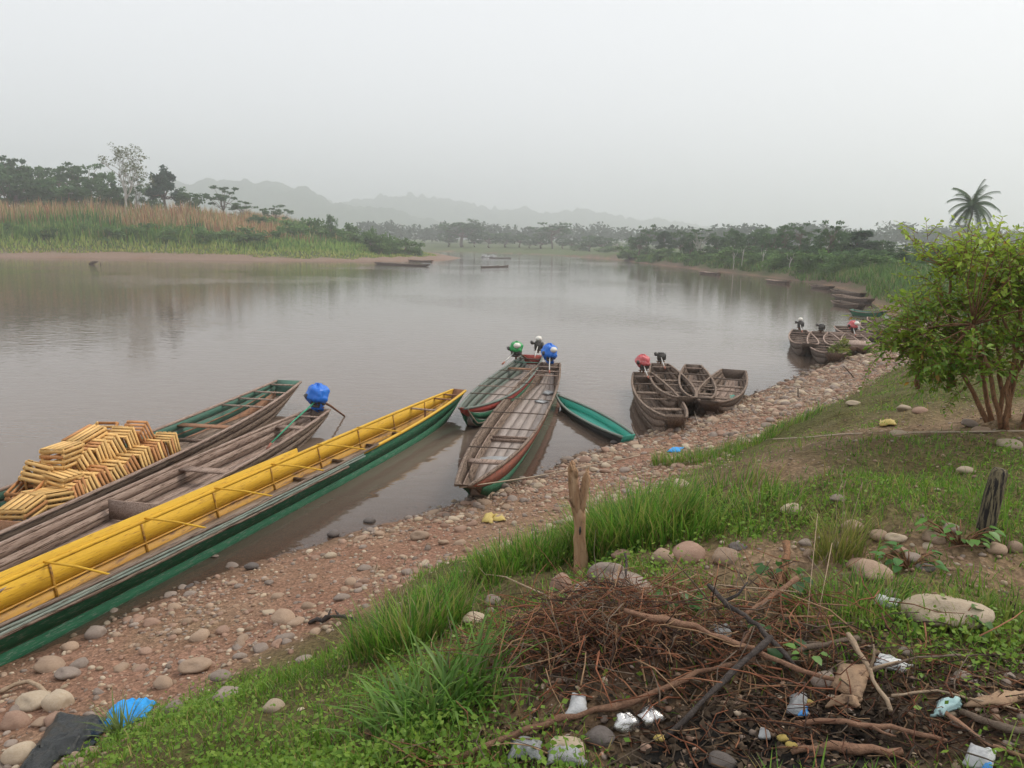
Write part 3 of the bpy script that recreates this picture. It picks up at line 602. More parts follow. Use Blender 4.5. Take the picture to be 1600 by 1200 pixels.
# boats further along the shore
far = [((1249, 517), (1263, 541), 1.2, 'grey canoe with cream-tank motor, nearest the pebble point of the far group', M['wood_dark']),
       ((1282, 520), (1303, 556), 1.5, 'broad grey canoe with slatted floor beside the cream-tank canoe', M['wood_grey']),
       ((1308, 521), (1326, 545), 1.5, 'short canoe full of pale slats behind the leafy sprig', M['wood_pale']),
       ((1332, 523), (1345, 545), 1.2, 'canoe with pale covered bow and red-wrapped motor', M['wood_pale']),
       ((1314, 511), (1378, 530), 1.3, 'long low canoe lying beyond the red-wrapped motor', M['wood_dark']),
       ((1356, 506), (1392, 520), 1.4, 'dark canoe half hidden by the leafy shrub', M['wood_dark']),
       ((1366, 497), (1402, 509), 1.4, 'grey canoe half hidden by the leafy shrub, beyond the dark one', M['wood_grey']),
       ((1306, 471), (1348, 478), 1.5, 'dark canoe under the green slope of the right shore', M['wood_dark']),
       ((1330, 485), (1384, 489), 1.5, 'dark teal canoe under the green slope of the right shore', M['green_pale']),
       ((1308, 461), (1362, 469), 1.7, 'brown canoe moored under the green slope of the right shore', M['wood_grey']),
       ((1304, 453), (1350, 460), 1.7, 'grey canoe farthest out under the green slope of the right shore', M['wood_dark']),
       ((1271, 445.5), (1300, 449), 1.7, 'thin dark canoe at the foot of the eroded right shore', M['wood_dark']),
       ((1200, 437), (1234, 440), 1.7, 'thin pale canoe at the foot of the eroded right shore', M['wood_pale']),
       ((1096, 424), (1124, 427), 2.0, 'canoe far up the right shore', M['wood_pale']),
       ((588, 410), (670, 414), 2.0, 'long dark canoe beside the spit of the far bank', M['wood_dark']),
       ((640, 406), (676, 407.5), 2.0, 'brown canoe drawn up on the spit of the far bank', M['wood_brown']),
       ((655, 403), (676, 404), 2.0, 'short brown canoe on the spit of the far bank, behind the other two', M['wood_brown'])]
for i, (s_, b_, bm, lab, mt) in enumerate(far):
    near_ = i < 7
    r_, pt_, L_ = boat('moored_canoe', P(*s_, .5 if near_ else .3), P(*b_, .5 if near_ else .3), bm, dict(inner=mt, outer=M['wood_dark'] if i != 8 else M['green'], floor=mt, rail=M['wood_pale'] if near_ else M['wood_grey'], bar=M['wood_pale'], end=mt),
        lab, 'canoes moored farther along the shores', .45 if near_ else .28, .55 if near_ else .38, (.55, .4), (.1, .15), 2.4, 2 if near_ else 1, 2, (.2, .4), [(q, 'thin') for q in ((.1, .22, .34, .46, .58, .7, .82) if near_ else ())], 0, 12, stringer=False)
    if i in (0, 3): motor(r_, .2, 'small motor with cream tank on the first canoe of the far group' if i == 0 else 'red-wrapped motor on the canoe with the pale covered bow', None if i == 0 else 'red_bag', True, .7, 'pipe', 0, .8, (.5, .45, .42), 'bag')
    if i == 1: motor(r_, .2, 'dark motor on the broad canoe with slatted floor', None, False, 0, 'pipe', 0, .75)
    if i == 3:
        mb = MB(); mb.box((L_ * .78, 0, .60), (L_ * .3, 1.0, .05)); link('bow_cover', mb.mesh('bow_cover', M['wood_pale']), r_)
for (px, py), hd, L_, lab in (((782, 402.5), .35, 7, 'speeding canoe with white spray far up the river'), ((766, 416), .9, 5, 'dark drifting canoe in mid river'), ((785, 415.5), 1.1, 5, 'small dark canoe following in mid river')):
    c0 = P(px, py, .2); hv = np.array((math.cos(hd), math.sin(hd), 0)) * L_ / 2
    boat('river_canoe', c0 - hv, c0 + hv, .9, dict(inner=M['wood_dark'], outer=M['wood_dark'], floor=M['wood_dark'], rail=M['wood_dark'], bar=M['wood_dark']), lab, 'canoes out on the river', .2, .3, (.5, .3), (.03, .12), 2.4, 1, 2, (.2, .4), stringer=False, N_=10)
q = P(776, 402, 0.1); rs = np.random.default_rng(4); mb = MB()
for i in range(160):
    c_ = q + np.array((-rs.random() * 4.5, rs.normal() * .7, abs(rs.normal()) * .35)); w = .08 + rs.random() * .14
    d1 = rs.normal(size=3) * w; d2 = rs.normal(size=3) * w; mb.add([c_ - d1, c_ + d2, c_ + d1, c_ - d2], [(0, 1, 2, 3)])
link('spray', mb.mesh('spray', M['plastic_white']), kind='stuff', label='white spray thrown up behind the speeding canoe', cat='spray')
q = P(148, 413, 0); mb = MB(); mb.tube([q + (-.9, 0, .05), q + (-.2, 0, .3), q + (.5, .1, .45)], [.15, .28, .1], 7, jit=.4); mb.tube([q + (.9, 0, -.1), q + (1.0, 0, .35)], [.1, .06], 5)
link('driftwood', mb.mesh('driftwood', M['wood_dark']), label='dark snag of driftwood out in the river near the reed bank', cat='driftwood')

# ------------------------------------------------------------------ crates
CX, CYY, CZ = .62, .40, .34
def slat_mesh(sx, sy, sz, nm='slat'):
    mb = MB(); mb.box((0, 0, 0), (sx, sy, sz)); return {k_: mb.mesh(nm, M[k_]) for k_ in ('pine', 'pine_red')}
sl_long = slat_mesh(CX, .014, .055); sl_end = slat_mesh(.014, CYY - .03, .055); sl_bot = slat_mesh(CX, .07, .012); pst = slat_mesh(.034, .034, CZ, 'post')
def crate(Mw, lab, open_top=True):
    r_ = empty('crate', (0, 0, 0), lab, 'crate', 'slatted crates heaped in the green canoe'); r_.matrix_world = Mw
    dom = 'pine_red' if random.random() < .34 else 'pine'
    def put(me, nm, loc, jr=.012):
        o_ = link(nm, me['pine_red' if random.random() < (.75 if dom == 'pine_red' else .10) else 'pine'], r_, loc=loc, rot=tuple((random.random() - .5) * jr * 2 for _ in range(3)))
    for sx in (-1, 1):
        for sy in (-1, 1): put(pst, 'post', (sx * (CX / 2 - .035), sy * (CYY / 2 - .028), 0), 0)
    for kz in range(4):
        z = -CZ / 2 + .04 + kz * (CZ - .08) / 3
        for sy in (-1, 1): put(sl_long, 'slat', (0, sy * (CYY / 2 - .003), z))
        for sx in (-1, 1): put(sl_end, 'slat', (sx * (CX / 2 - .010), 0, z))
    for ky in range(4): put(sl_bot, 'slat', (0, -CYY / 2 + .055 + ky * (CYY - .11) / 3, -CZ / 2 - .004))
    return r_
dA = np.array([A_b[0] - A_s[0], A_b[1] - A_s[1], 0]); dA /= np.linalg.norm(dA); nA = np.array([dA[1], -dA[0], 0])   # nA points to the shore side
def on_plane(px, py, lat):                  # sight point on the vertical plane along the boat, lat metres off its axis
    d = ray(px, py); p0 = np.array([A_s[0], A_s[1], 0]) + nA * lat; t_ = ((p0 - CAM) @ nA) / (d @ nA); return CAM + d * t_
def crate_at(px, py, lat, lean, yaw, spin, lab):
    p_ = on_plane(px, py, lat); X0 = dA; Z0 = np.array([0, 0, 1.]); Y0 = np.cross(Z0, X0)
    Bm = Matrix([[X0[i], Y0[i], Z0[i]] for i in range(3)]).to_4x4()
    R_ = Matrix.Rotation(math.radians(yaw), 4, 'Z') @ Matrix.Rotation(math.radians(-lean), 4, 'Y') @ Matrix.Rotation(math.radians(spin), 4, 'X')
    crate(Matrix.Translation(p_) @ Bm @ R_, lab)
ROW = 'pale slatted wooden crate leaning in the lower row of the heap'
for i, (px, py) in enumerate([(112, 777), (131, 768), (152, 757), (174, 747), (196, 737), (217, 725), (238, 714), (260, 703)]):
    crate_at(px, py, .30, -66 + random.uniform(-8, 8), random.uniform(-6, 6), 180 * (i % 2), ROW)
ROW2 = 'pale slatted wooden crate leaning in the upper row of the heap'
for i, (px, py) in enumerate([(127, 728), (149, 716), (171, 705), (194, 695), (218, 684)]):
    crate_at(px, py, -.02, -66 + random.uniform(-8, 8), random.uniform(-6, 6), 180 * (i % 2), ROW2)
for px, py, lat, lean, yaw, spin, lab in [
    (36, 800, .25, 4, 12, 180, 'crate standing upright behind the brown bulkhead board'), (74, 783, .22, -6, -20, 180, 'crate wedged upright beside the one at the brown bulkhead board'),
    (62, 745, -.25, -28, 30, 200, 'crate tipped over the far gunwale of the green canoe'), (92, 752, .10, 8, 80, 180, 'crate turned end-on in the middle of the heap'),
    (98, 712, -.05, -3, 8, 180, 'crate lying level on top of the end-on crate'), (135, 690, -.25, 14, -8, 180, 'crate at the very top of the heap'),
    (160, 684, -.40, 20, 12, 0, 'crate behind the upper row, next to the topmost crate'), (45, 770, -.15, 10, 15, 0, 'crate under the one tipped over the far gunwale'),
    (118, 742, -.15, 30, -10, 0, 'crate buried in the middle of the heap'), (108, 765, -.25, 8, 5, 0, 'crate at the bottom of the heap against the far side')]:
    crate_at(px, py, lat, lean, yaw, spin, lab)

# ------------------------------------------------------------------ trees
def leaf_cloud(centers, radii, nper, size, rs, flat=.6, cols=((.03, .07, .02), (.07, .13, .035)), elong=1.6, hang=0.0):
    """small leaf-sized faces spread through clumps"""
    C = np.repeat(np.asarray(centers, float), nper, 0); Rr = np.repeat(np.asarray(radii, float), nper)
    n = len(C); d = rs.normal(size=(n, 3)); d /= np.linalg.norm(d, axis=1)[:, None]; d *= (rs.random((n, 1)) ** .45); d[:, 2] *= flat
    Pn = C + d * Rr[:, None]
    a = rs.normal(size=(n, 3)); a[:, 2] = a[:, 2] * .55 - hang; a /= np.linalg.norm(a, axis=1)[:, None]
    b = np.cross(a, rs.normal(size=(n, 3)) * .5 + np.array([0, 0, 1.])); b /= np.linalg.norm(b, axis=1)[:, None] + 1e-9
    s = size * (.6 + .8 * rs.random((n, 1))); a *= s * elong * .5; b *= s * .5
    V = np.stack([Pn - a, Pn + b * .9, Pn + a, Pn - b * .9], 1).reshape(-1, 3)
    F = np.arange(n * 4).reshape(n, 4)
    tone = np.repeat(rs.random(len(centers)), nper)[:, None] * .6 + rs.random((n, 1)) * .4
    c0, c1 = np.array(cols[0]), np.array(cols[1]); col = c0 + (c1 - c0) * tone
    return V, F, np.repeat(col, 4, 0)
def limb(mb, p0, p1, r0, r1, rs, wob=.06, n=5, sides=6):
    p0 = np.array(p0, float); p1 = np.array(p1, float); L = np.linalg.norm(p1 - p0); tt = np.linspace(0, 1, n)[:, None]
    w = rs.normal(size=(n, 3)) * wob * L; w[0] = 0; w[-1] = 0
    pts = p0 + (p1 - p0) * tt + w; mb.tube(pts, np.linspace(r0, r1, n), sides); return pts
def make_tree(kind, seed):
    """unit tree, 1 high: (trunk mesh, crown mesh)"""
    rs = np.random.default_rng(seed); mb = MB(); cen = []; rad = []
    bark = 'bark'; cols = ((.05, .11, .045), (.13, .22, .08)); size = .045; nper = 50; flat = .65
    if kind == 'round':
        tp = limb(mb, (0, 0, 0), (.02, 0, .5), .035, .018, rs)
        for i in range(34):
            th = rs.random() * 6.28; e = rs.random() ** .6; ph = rs.random()
            p = np.array((math.cos(th) * .34 * e, math.sin(th) * .34 * e, .28 + .62 * ph * math.sqrt(max(.05, 1 - (e * .8) ** 2))))
            cen.append(p); rad.append(.075 + rs.random() * .07)
            if i % 3 == 0: limb(mb, tp[2 + i % 3], p, .012, .004, rs, .08, 4, 4)
    elif kind == 'dense':
        limb(mb, (0, 0, 0), (0, 0, .8), .03, .01, rs); nper = 70; cols = ((.026, .066, .032), (.065, .125, .05))
        for i in range(44):
            th = rs.random() * 6.28; z = .12 + .82 * rs.random(); rr = .28 * math.sin(min(1, (1.02 - z) * 2.2 + .1) * 1.5) * (.4 + .6 * rs.random())
            cen.append((math.cos(th) * rr, math.sin(th) * rr, z)); rad.append(.07 + .05 * rs.random())
    elif kind == 'dome':
        tp = limb(mb, (0, 0, 0), (0, 0, .42), .04, .028, rs); nper = 60; cols = ((.025, .062, .042), (.06, .12, .065))
        for i in range(40):
            th = rs.random() * 6.28; e = rs.random() ** .5; z = .42 + .52 * math.sqrt(max(0, 1 - e * e)) * (.55 + .45 * rs.random()); p = np.array((math.cos(th) * .42 * e, math.sin(th) * .42 * e, z - .18 * e))
            cen.append(p); rad.append(.07 + .05 * rs.random())
            if i % 2 == 0: limb(mb, tp[-1], p, .014, .005, rs, .06, 4, 4)
    elif kind == 'umbrella':
        tp = limb(mb, (0, 0, 0), (.03, 0, .62), .022, .014, rs); flat = .28; nper = 42
        for i in range(22):
            th = rs.random() * 6.28; e = .12 + .36 * rs.random(); z = .70 + .26 * rs.random() - .22 * e + (.0 if i % 4 else -.2)
            p = np.array((math.cos(th) * e, math.sin(th) * e, z)); cen.append(p); rad.append(.07 + .08 * rs.random()); limb(mb, tp[2 + i % 3], p - (0, 0, .02), .010, .003, rs, .05, 4, 4)
    elif kind == 'sparse':
        bark = 'bark_pale'; tp = limb(mb, (0, 0, 0), (.02, .01, .6), .020, .012, rs); nper = 26; flat = .4
        for i in range(20):
            th = rs.random() * 6.28; e = .08 + .28 * rs.random(); z = .55 + .40 * rs.random()
            p = np.array((math.cos(th) * e, math.sin(th) * e, z)); cen.append(p); rad.append(.05 + .05 * rs.random()); limb(mb, tp[1 + i % 4], p, .010, .003, rs, .05, 4, 4)
    elif kind == 'bare':
        bark = 'bark_pale'; nper = 9; size = .016; cols = ((.10, .13, .055), (.18, .19, .10))
        def grow(p, d, L, r, lev):
            q = p + d * L; limb(mb, p, q, r, r * .62, rs, .035, 4, 5 if lev < 2 else 3)
            if lev >= 4: cen.append(q); rad.append(.045); return
            for _ in range(3 if lev else 5):
                nd = d + rs.normal(size=3) * (.42 if lev else .36) + np.array((0, 0, .18)); nd /= np.linalg.norm(nd); grow(p + (q - p) * (.55 + .45 * rs.random()), nd, L * (.60 + .16 * rs.random()), r * .56, lev + 1)
        grow(np.zeros(3), np.array((0, 0, 1.)), .36, .016, 0)
    elif kind == 'shrub':
        for i in range(16):
            th = rs.random() * 6.28; e = rs.random() ** .6 * .62; p = (math.cos(th) * e, math.sin(th) * e, .12 + .70 * rs.random() * math.sqrt(1 - e * e)); cen.append(p); rad.append(.18 + .12 * rs.random())
            if i % 3 == 0: limb(mb, (0, 0, 0), p, .02, .006, rs, .05, 4, 4)
        size = .10; nper = 46; cols = ((.08, .165, .05), (.18, .29, .085))
    V, F, c_ = leaf_cloud(cen, rad, nper, size, rs, flat, cols)
    k_ = 1.0 / max(V[:, 2].max(), .01)
    for q in mb.V: q *= k_
    return mb.mesh('trunk', M[bark], True), mesh_np('crown', V * k_, F, M['far_leaf'], c_)
LIB = {}
for kind, n_ in (('round', 4), ('dense', 2), ('dome', 1), ('umbrella', 3), ('sparse', 2), ('bare', 1), ('shrub', 4)): LIB[kind] = [make_tree(kind, 300 + 13 * i + len(kind)) for i in range(n_)]
NAT_W = dict(round=.82, dense=.62, dome=.95, umbrella=1.0, sparse=.72, bare=.62, shrub=1.5)
def tree(px, top, Y, kind, wpx, label, group, name='tree', cat='tree', i=0):
    T_ = PY(px, top, Y); zg = gz(T_[0], Y); h = max(T_[2] - zg, 1.2); w = wpx / FPX * Y / (NAT_W[kind]); w = min(max(w, h * .5), h * 1.7) if kind != 'shrub' else w
    r_ = empty(name, (T_[0], Y, zg - .1), label, cat, group, (0, 0, (px * 7.3 + i) % 6.28), (w, w, h))
    tk, cr = LIB[kind][i % len(LIB[kind])]
    link('trunk', tk, r_); link('crown', cr, r_)
KW = dict(round='hazy round-crowned leafy tree', umbrella='hazy flat-topped tree with layered boughs', sparse='hazy thin-crowned pale-stemmed tree', dense='hazy slim dense tree', shrub='hazy low bush')
GL = 'trees behind the reeds on the far left bank'; LL = 'hazy leafy tree behind the reeds of the far left bank'
for i, (px, top, w, kd, Y) in enumerate([(-14, 240, 70, 'round', 212), (8, 243, 50, 'umbrella', 216), (38, 249, 52, 'round', 220), (62, 258, 50, 'round', 222), (88, 257, 56, 'umbrella', 226), (112, 252, 60, 'umbrella', 214), (140, 254, 62, 'umbrella', 222),
        (165, 264, 46, 'round', 228), (212, 274, 42, 'sparse', 222), (128, 275, 60, 'round', 210), (20, 268, 60, 'round', 206), (68, 272, 60, 'round', 208), (98, 280, 60, 'round', 204), (236, 288, 36, 'round', 222), (180, 285, 50, 'round', 206)]):
    tree(px, top, Y, kd, w, KW[kd] + ' behind the reeds of the far left bank', GL, i=i)
tree(190, 222, 200, 'bare', 74, 'tall pale nearly bare tree rising above the reed bank', None, 'bare_tree')
tree(253, 256, 216, 'dome', 60, 'dark dome-crowned tree beside the tall bare tree', None, 'dome_tree')
GS = 'small trees on the falling end of the reed bank'
for i, (px, top, w, kd, Y) in enumerate([(295, 291, 36, 'round', 214), (346, 290, 54, 'umbrella', 226), (378, 312, 40, 'umbrella', 222), (432, 319, 46, 'umbrella', 228), (400, 334, 30, 'round', 205), (482, 337, 34, 'shrub', 208), (505, 340, 26, 'shrub', 210), (545, 346, 32, 'shrub', 214), (575, 352, 26, 'shrub', 214), (518, 333, 16, 'round', 212)]):
    tree(px, top, Y, kd, w, KW[kd] + ' on the falling end of the reed bank', GS, i=i)
for i, (px, top, w) in enumerate([(455, 340, 46), (470, 346, 40), (500, 352, 44), (530, 355, 44), (560, 358, 44), (590, 362, 44), (612, 365, 40), (632, 370, 38), (648, 376, 28), (425, 336, 40), (605, 358, 22), (580, 366, 40)]):
    tree(px, top, 196 + (i % 5) * 5, 'shrub', w, 'green shrub on the low end of the reed bank', 'shrubs on the low end of the reed bank', 'shrub', 'shrub', i)
for i, (px, Y) in enumerate([(20, 176), (75, 174), (128, 180), (168, 176), (215, 183), (262, 180), (318, 178), (352, 184), (392, 182), (428, 188), (60, 186), (145, 188), (300, 190), (372, 192), (240, 192)]):
    tree(px, 345 + (i * 7) % 14 + (px > 300) * 6, Y, 'shrub', 30 + (i * 5) % 22, 'rounded bush among the grasses on the slope of the reed bank', 'bushes on the slope of the reed bank', 'shrub', 'shrub', i)
GF = 'faint trees across the head of the river'
for i, (px, top, w, kd, Y) in enumerate([(722, 341, 62, 'round', 430), (700, 360, 40, 'round', 440), (765, 361, 36, 'round', 420), (790, 362, 44, 'round', 415), (812, 364, 36, 'round', 418), (846, 362, 46, 'round', 400), (864, 347, 66, 'umbrella', 395), (880, 370, 36, 'round', 390),
        (893, 372, 30, 'round', 380), (922, 366, 34, 'round', 360), (942, 368, 30, 'round', 350), (966, 372, 26, 'sparse', 330), (962, 384, 24, 'shrub', 320), (985, 378, 26, 'round', 300), (742, 368, 40, 'round', 425), (828, 370, 34, 'round', 405), (905, 380, 30, 'shrub', 360), (945, 384, 30, 'shrub', 330)]):
    tree(px, top, Y, kd, w, KW[kd].replace('hazy', 'faint') + ' across the head of the river', GF, i=i)
GR = 'trees along the top of the right shore'
for i, (px, top, w, kd, Y) in enumerate([(1000, 367, 36, 'round', 270), (1012, 362, 34, 'umbrella', 275), (1064, 366, 36, 'round', 255), (1082, 368, 36, 'round', 258), (1122, 376, 36, 'round', 240), (1148, 359, 46, 'round', 232), (1170, 366, 36, 'round', 228), (1192, 368, 46, 'round', 225),
        (1226, 354, 42, 'umbrella', 220), (1252, 353, 46, 'umbrella', 216), (1208, 370, 40, 'round', 215), (1272, 370, 46, 'round', 205), (1301, 350, 44, 'umbrella', 205), (1318, 370, 46, 'round', 195), (1240, 374, 50, 'round', 200), (1385, 377, 44, 'round', 175), (1362, 382, 40, 'round', 168), (1412, 388, 34, 'umbrella', 170), (1448, 386, 40, 'round', 165), (1292, 380, 46, 'round', 180), (1592, 381, 60, 'round', 150), (1556, 388, 50, 'round', 150), (1480, 384, 50, 'round', 160), (1400, 392, 36, 'round', 150)]):
    Y = max(np.interp(px, [990, 1000, 1100, 1200, 1280, 1330, 1400, 1600], [215, 203, 152, 121, 102, 90, 80, 70]) + 16 + (i * 11) % 26, 118 if px > 1370 else 0)
    tree(px, top - (11 if i % 3 == 1 and px < 1400 else 4) - (i * 7) % 5, Y, kd, w * .9, KW[kd].replace('hazy ', '') + ' on top of the right shore', GR, i=i)
tree(1038, 360, 205, 'dense', 30, 'dark column-shaped tree on top of the right shore', None, 'column_tree')
tree(1095, 355, 172, 'sparse', 42, 'pale-trunked open-crowned tree on top of the right shore', None, 'open_tree')
tree(1344, 358, 122, 'dense', 56, 'broad dark tree above the roof of the small house', None, 'dark_tree', i=1)
for i, (px, top, Y) in enumerate([(990, 398, 228), (1010, 396, 224), (1035, 394, 220), (1060, 394, 205), (1085, 395, 195), (1110, 394, 185), (1135, 393, 180), (1160, 392, 176), (1186, 392, 170), (1212, 393, 165), (1238, 392, 158), (1264, 393, 152), (1290, 394, 146), (1316, 394, 140), (1342, 396, 132), (1368, 396, 128), (1392, 402, 122), (1416, 404, 112), (1150, 401, 160), (1225, 402, 145), (1300, 404, 128), (1180, 400, 155), (1270, 402, 138), (1340, 406, 118), (1440, 400, 108), (1475, 402, 100), (1590, 396, 95), (1560, 398, 98), (1380, 412, 100)]):
    Y = np.interp(px, [990, 1000, 1100, 1200, 1280, 1330, 1400, 1600], [215, 203, 152, 121, 102, 90, 84, 80]) + 7 + (i * 5) % 9
    tree(px, top, Y, 'shrub', 40 if i < 18 else 34, 'bushy shrub at the foot of the trees on the right shore', 'shrubs along the top of the right shore', 'shrub', 'shrub', i)
for i, px in enumerate(range(985, 1450, 17)):
    tree(px + (i * 7) % 9, 382 + (i * 5) % 11 + max(0, (px - 1250) * .03), np.interp(px, [990, 1000, 1100, 1200, 1280, 1330, 1400, 1600], [215, 203, 152, 121, 102, 90, 84, 80]) + 11 + (i % 3) * 5, 'round' if i % 3 else 'shrub', 44, 'lesser tree of the thicket under the taller trees of the right shore', 'thicket under the trees of the right shore', 'thicket_tree', i=i)
# pale slender trunks standing before the wood
for i, (px, b_, tp, Y) in enumerate([(1146, 415, 396, 140), (1160, 413, 390, 138), (1192, 412, 394, 130), (1234, 416, 402, 120)]):
    a_ = PY(px, b_, Y); q = PY(px + 1.5, tp, Y); mb = MB(); rs = np.random.default_rng(i); a_[2] = gz(a_[0], Y) - .2
    limb(mb, a_, q, .09, .05, rs, .02); limb(mb, a_ + (q - a_) * .7, q + (.6, 0, .7), .04, .02, rs); limb(mb, a_ + (q - a_) * .6, q + (-.5, 0, .5), .035, .02, rs)
    link('dead_tree', mb.mesh('dead_tree', M['bark_pale'], True), label='pale bare trunk standing before the trees on the right shore', cat='tree', group='pale trunks before the wood')
# far woods read as one mass
rs = np.random.default_rng(77); cen = []; rad = []
for px in np.arange(560, 1620, 3.2):
    Y = (560 if px < 1000 else 420) + rs.random() * 60; q = PY(px, 390, Y); h = (9 if px < 1000 else 8) + 5 * vnoise(px * .03, 2.) + rs.random() * 3
    for _ in range(3): cen.append((q[0] + rs.normal() * 3, Y + rs.normal() * 4, gz(q[0], Y) + h * (.35 + .55 * rs.random()))); rad.append(3.5 + rs.random() * 2)
V, F, c_ = leaf_cloud(cen, rad, 26, 1.6, rs, .7, ((.025, .055, .022), (.055, .095, .04)))
link('far_wood', mesh_np('far_wood', V, F, M['far_leaf'], c_), label='far-off wood along the horizon', cat='wood', kind='stuff')

# coconut palms
def palm(px, top, Y, label, group=None, seed=1, spread=1.0):
    rs = np.random.default_rng(seed); T_ = PY(px, top, Y); zg = gz(T_[0], Y); h = T_[2] - zg
    r_ = empty('coconut_palm', (T_[0], Y, zg), label, 'palm tree', group); fl = .30 * h * spread
    hc = h - fl * .62; mb = MB(); limb(mb, (-.35, 0, -.2), (0, 0, hc), .17, .11, rs, .012, 8, 8); link('trunk', mb.mesh('trunk', M['bark'], True), r_)
    for i in range(30):
        th = i * 2.399 + rs.normal() * .25; el = math.radians(80 - i * 4.0 + rs.normal() * 4); d = np.array((math.cos(th) * math.cos(el), math.sin(th) * math.cos(el), math.sin(el))); n = 11
        p_ = np.array((0, 0, hc)); pts = [p_]
        for k_ in range(n): p_ = p_ + d * fl / n; d = d + np.array((0, 0, -.14)); d /= np.linalg.norm(d); pts.append(p_)
        mb = MB(); pts = np.array(pts); mb.tube(pts, np.linspace(.035, .008, n + 1), 4, c=(.12, .13, .05))
        for k_ in range(1, n + 1):
            tg = pts[k_] - pts[k_ - 1]; tg /= np.linalg.norm(tg); sd_ = np.cross(tg, (0, 0, 1.)); sd_ /= np.linalg.norm(sd_) + 1e-6
            for m_ in (0, .5):
                c0 = pts[k_ - 1] + (pts[k_] - pts[k_ - 1]) * m_; ll = fl * (.26 - .15 * abs(k_ / n - .45))
                for sg in (-1, 1):
                    e = c0 + (sd_ * sg * .72 + tg * .5) * ll + np.array((0, 0, -.5 * ll)); w = tg * .07
                    cc = np.array((.075, .12, .06)) * (.7 + .7 * rs.random()); mb.add([c0 - w, c0 + w, e], T=[(0, 1, 2)], c=cc)
        link('frond', mb.mesh('frond', M['far_leaf'], False, True), r_)
palm(1523, 293, 96, 'tall coconut palm standing above the leafy shrub', None, 3, 1.12)
palm(1432, 378, 150, 'small hazy palm beside the small house', None, 5, 1.2)

# small house with a pale roof, fence posts
Y = 112; q = PY(1428, 421, Y); zg = gz(q[0], Y); r_ = empty('house', (q[0], Y, zg), 'small plank house with pale metal roof under the trees', 'house', None, (0, 0, .25))
h0 = PY(1428, 418, Y)[2] - zg; h1 = PY(1428, 409, Y)[2] - zg
mb = MB(); mb.box((0, 0, h0 / 2), (4.6, 3.2, h0)); link('wall', mb.mesh('wall', M['wall']), r_)
for sg in (-1, 1):
    mb = MB(); mb.add([(-2.7, sg * 2.0, h0 - .05), (2.7, sg * 2.0, h0 - .05), (2.7, 0, h1), (-2.7, 0, h1), (-2.7, sg * 2.0, h0 + .01), (2.7, sg * 2.0, h0 + .01), (2.7, 0, h1 + .06), (-2.7, 0, h1 + .06)], [(0, 1, 2, 3), (7, 6, 5, 4), (0, 4, 5, 1), (1, 5, 6, 2), (0, 3, 7, 4)]); link('roof_panel', mb.mesh('roof_panel', M['roof']), r_)
mb = MB(); mb.box((-.8, -1.63, h0 * .42), (.9, .05, h0 * .84)); link('door', mb.mesh('door', M['wood_dark']), r_)
for i, px in enumerate((1348, 1354, 1361, 1367, 1374, 1388, 1397)):
    Y = 108; q = PY(px, 424, Y); zg = gz(q[0], Y); mb = MB(); mb.tube([(0, 0, -.2), (.03, 0, .8), (.02, .02, 1.5 + .3 * (i % 3))], [.09, .08, .07], 6, jit=.3)
    link('fence_post', mb.mesh('fence_post', M['bark_pale']), label='pale fence post on the green slope of the right shore', cat='post', group='fence posts by the small house', loc=(q[0], Y, zg))

# ------------------------------------------------------------------ blades
def blades(name, X, Yv, Zv, Lh, Wd, cols, mat, rs, lean=.5, seg=3, curl=.9, dirv=None, **kw):
    """curved tapering blades as one mesh"""
    n = len(X); th = rs.random(n) * 6.283 if dirv is None else dirv; dx, dy = np.cos(th), np.sin(th)
    le = np.abs(rs.normal(size=n)) * lean; w = Wd; rows = []
    ang = np.arctan(le); px = np.array(X, float); py = np.array(Yv, float); pz = np.array(Zv, float) - .01
    V = np.zeros((n, 2 * seg + 1, 3)); sx, sy = -dy, dx
    for k_ in range(seg + 1):
        f = 1 - (k_ / seg) ** 1.6
        if k_ < seg:
            V[:, 2 * k_] = np.stack([px - sx * w * f / 2, py - sy * w * f / 2, pz], 1); V[:, 2 * k_ + 1] = np.stack([px + sx * w * f / 2, py + sy * w * f / 2, pz], 1)
        else: V[:, 2 * seg] = np.stack([px, py, pz], 1)
        st = Lh / seg; px = px + dx * np.sin(ang) * st; py = py + dy * np.sin(ang) * st; pz = pz + np.cos(ang) * st; ang = np.minimum(ang + curl * (.4 + .6 * rs.random(n)) / seg, 2.5)
    base_ = (np.arange(n) * (2 * seg + 1))[:, None]
    Q = np.concatenate([base_ + np.array([2 * k_, 2 * k_ + 1, 2 * k_ + 3, 2 * k_ + 2]) for k_ in range(seg - 1)]) if seg > 1 else np.zeros((0, 4), int)
    T_ = base_ + np.array([2 * seg - 2, 2 * seg - 1, 2 * seg])
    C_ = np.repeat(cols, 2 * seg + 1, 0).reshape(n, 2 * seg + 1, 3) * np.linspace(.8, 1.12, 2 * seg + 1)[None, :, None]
    return mesh_np(name, V.reshape(-1, 3), [Q, T_], mat, C_.reshape(-1, 3))
def pick(rs, n, pal, w=None):
    p_ = np.array(pal); i = rs.choice(len(p_), n, p=w); return p_[i] * (.72 + .56 * rs.random((n, 1)))
HAZE = .00095
GREEN = [(.12, .24, .03), (.155, .28, .04), (.08, .185, .025), (.20, .275, .055), (.30, .25, .10), (.35, .27, .14)]

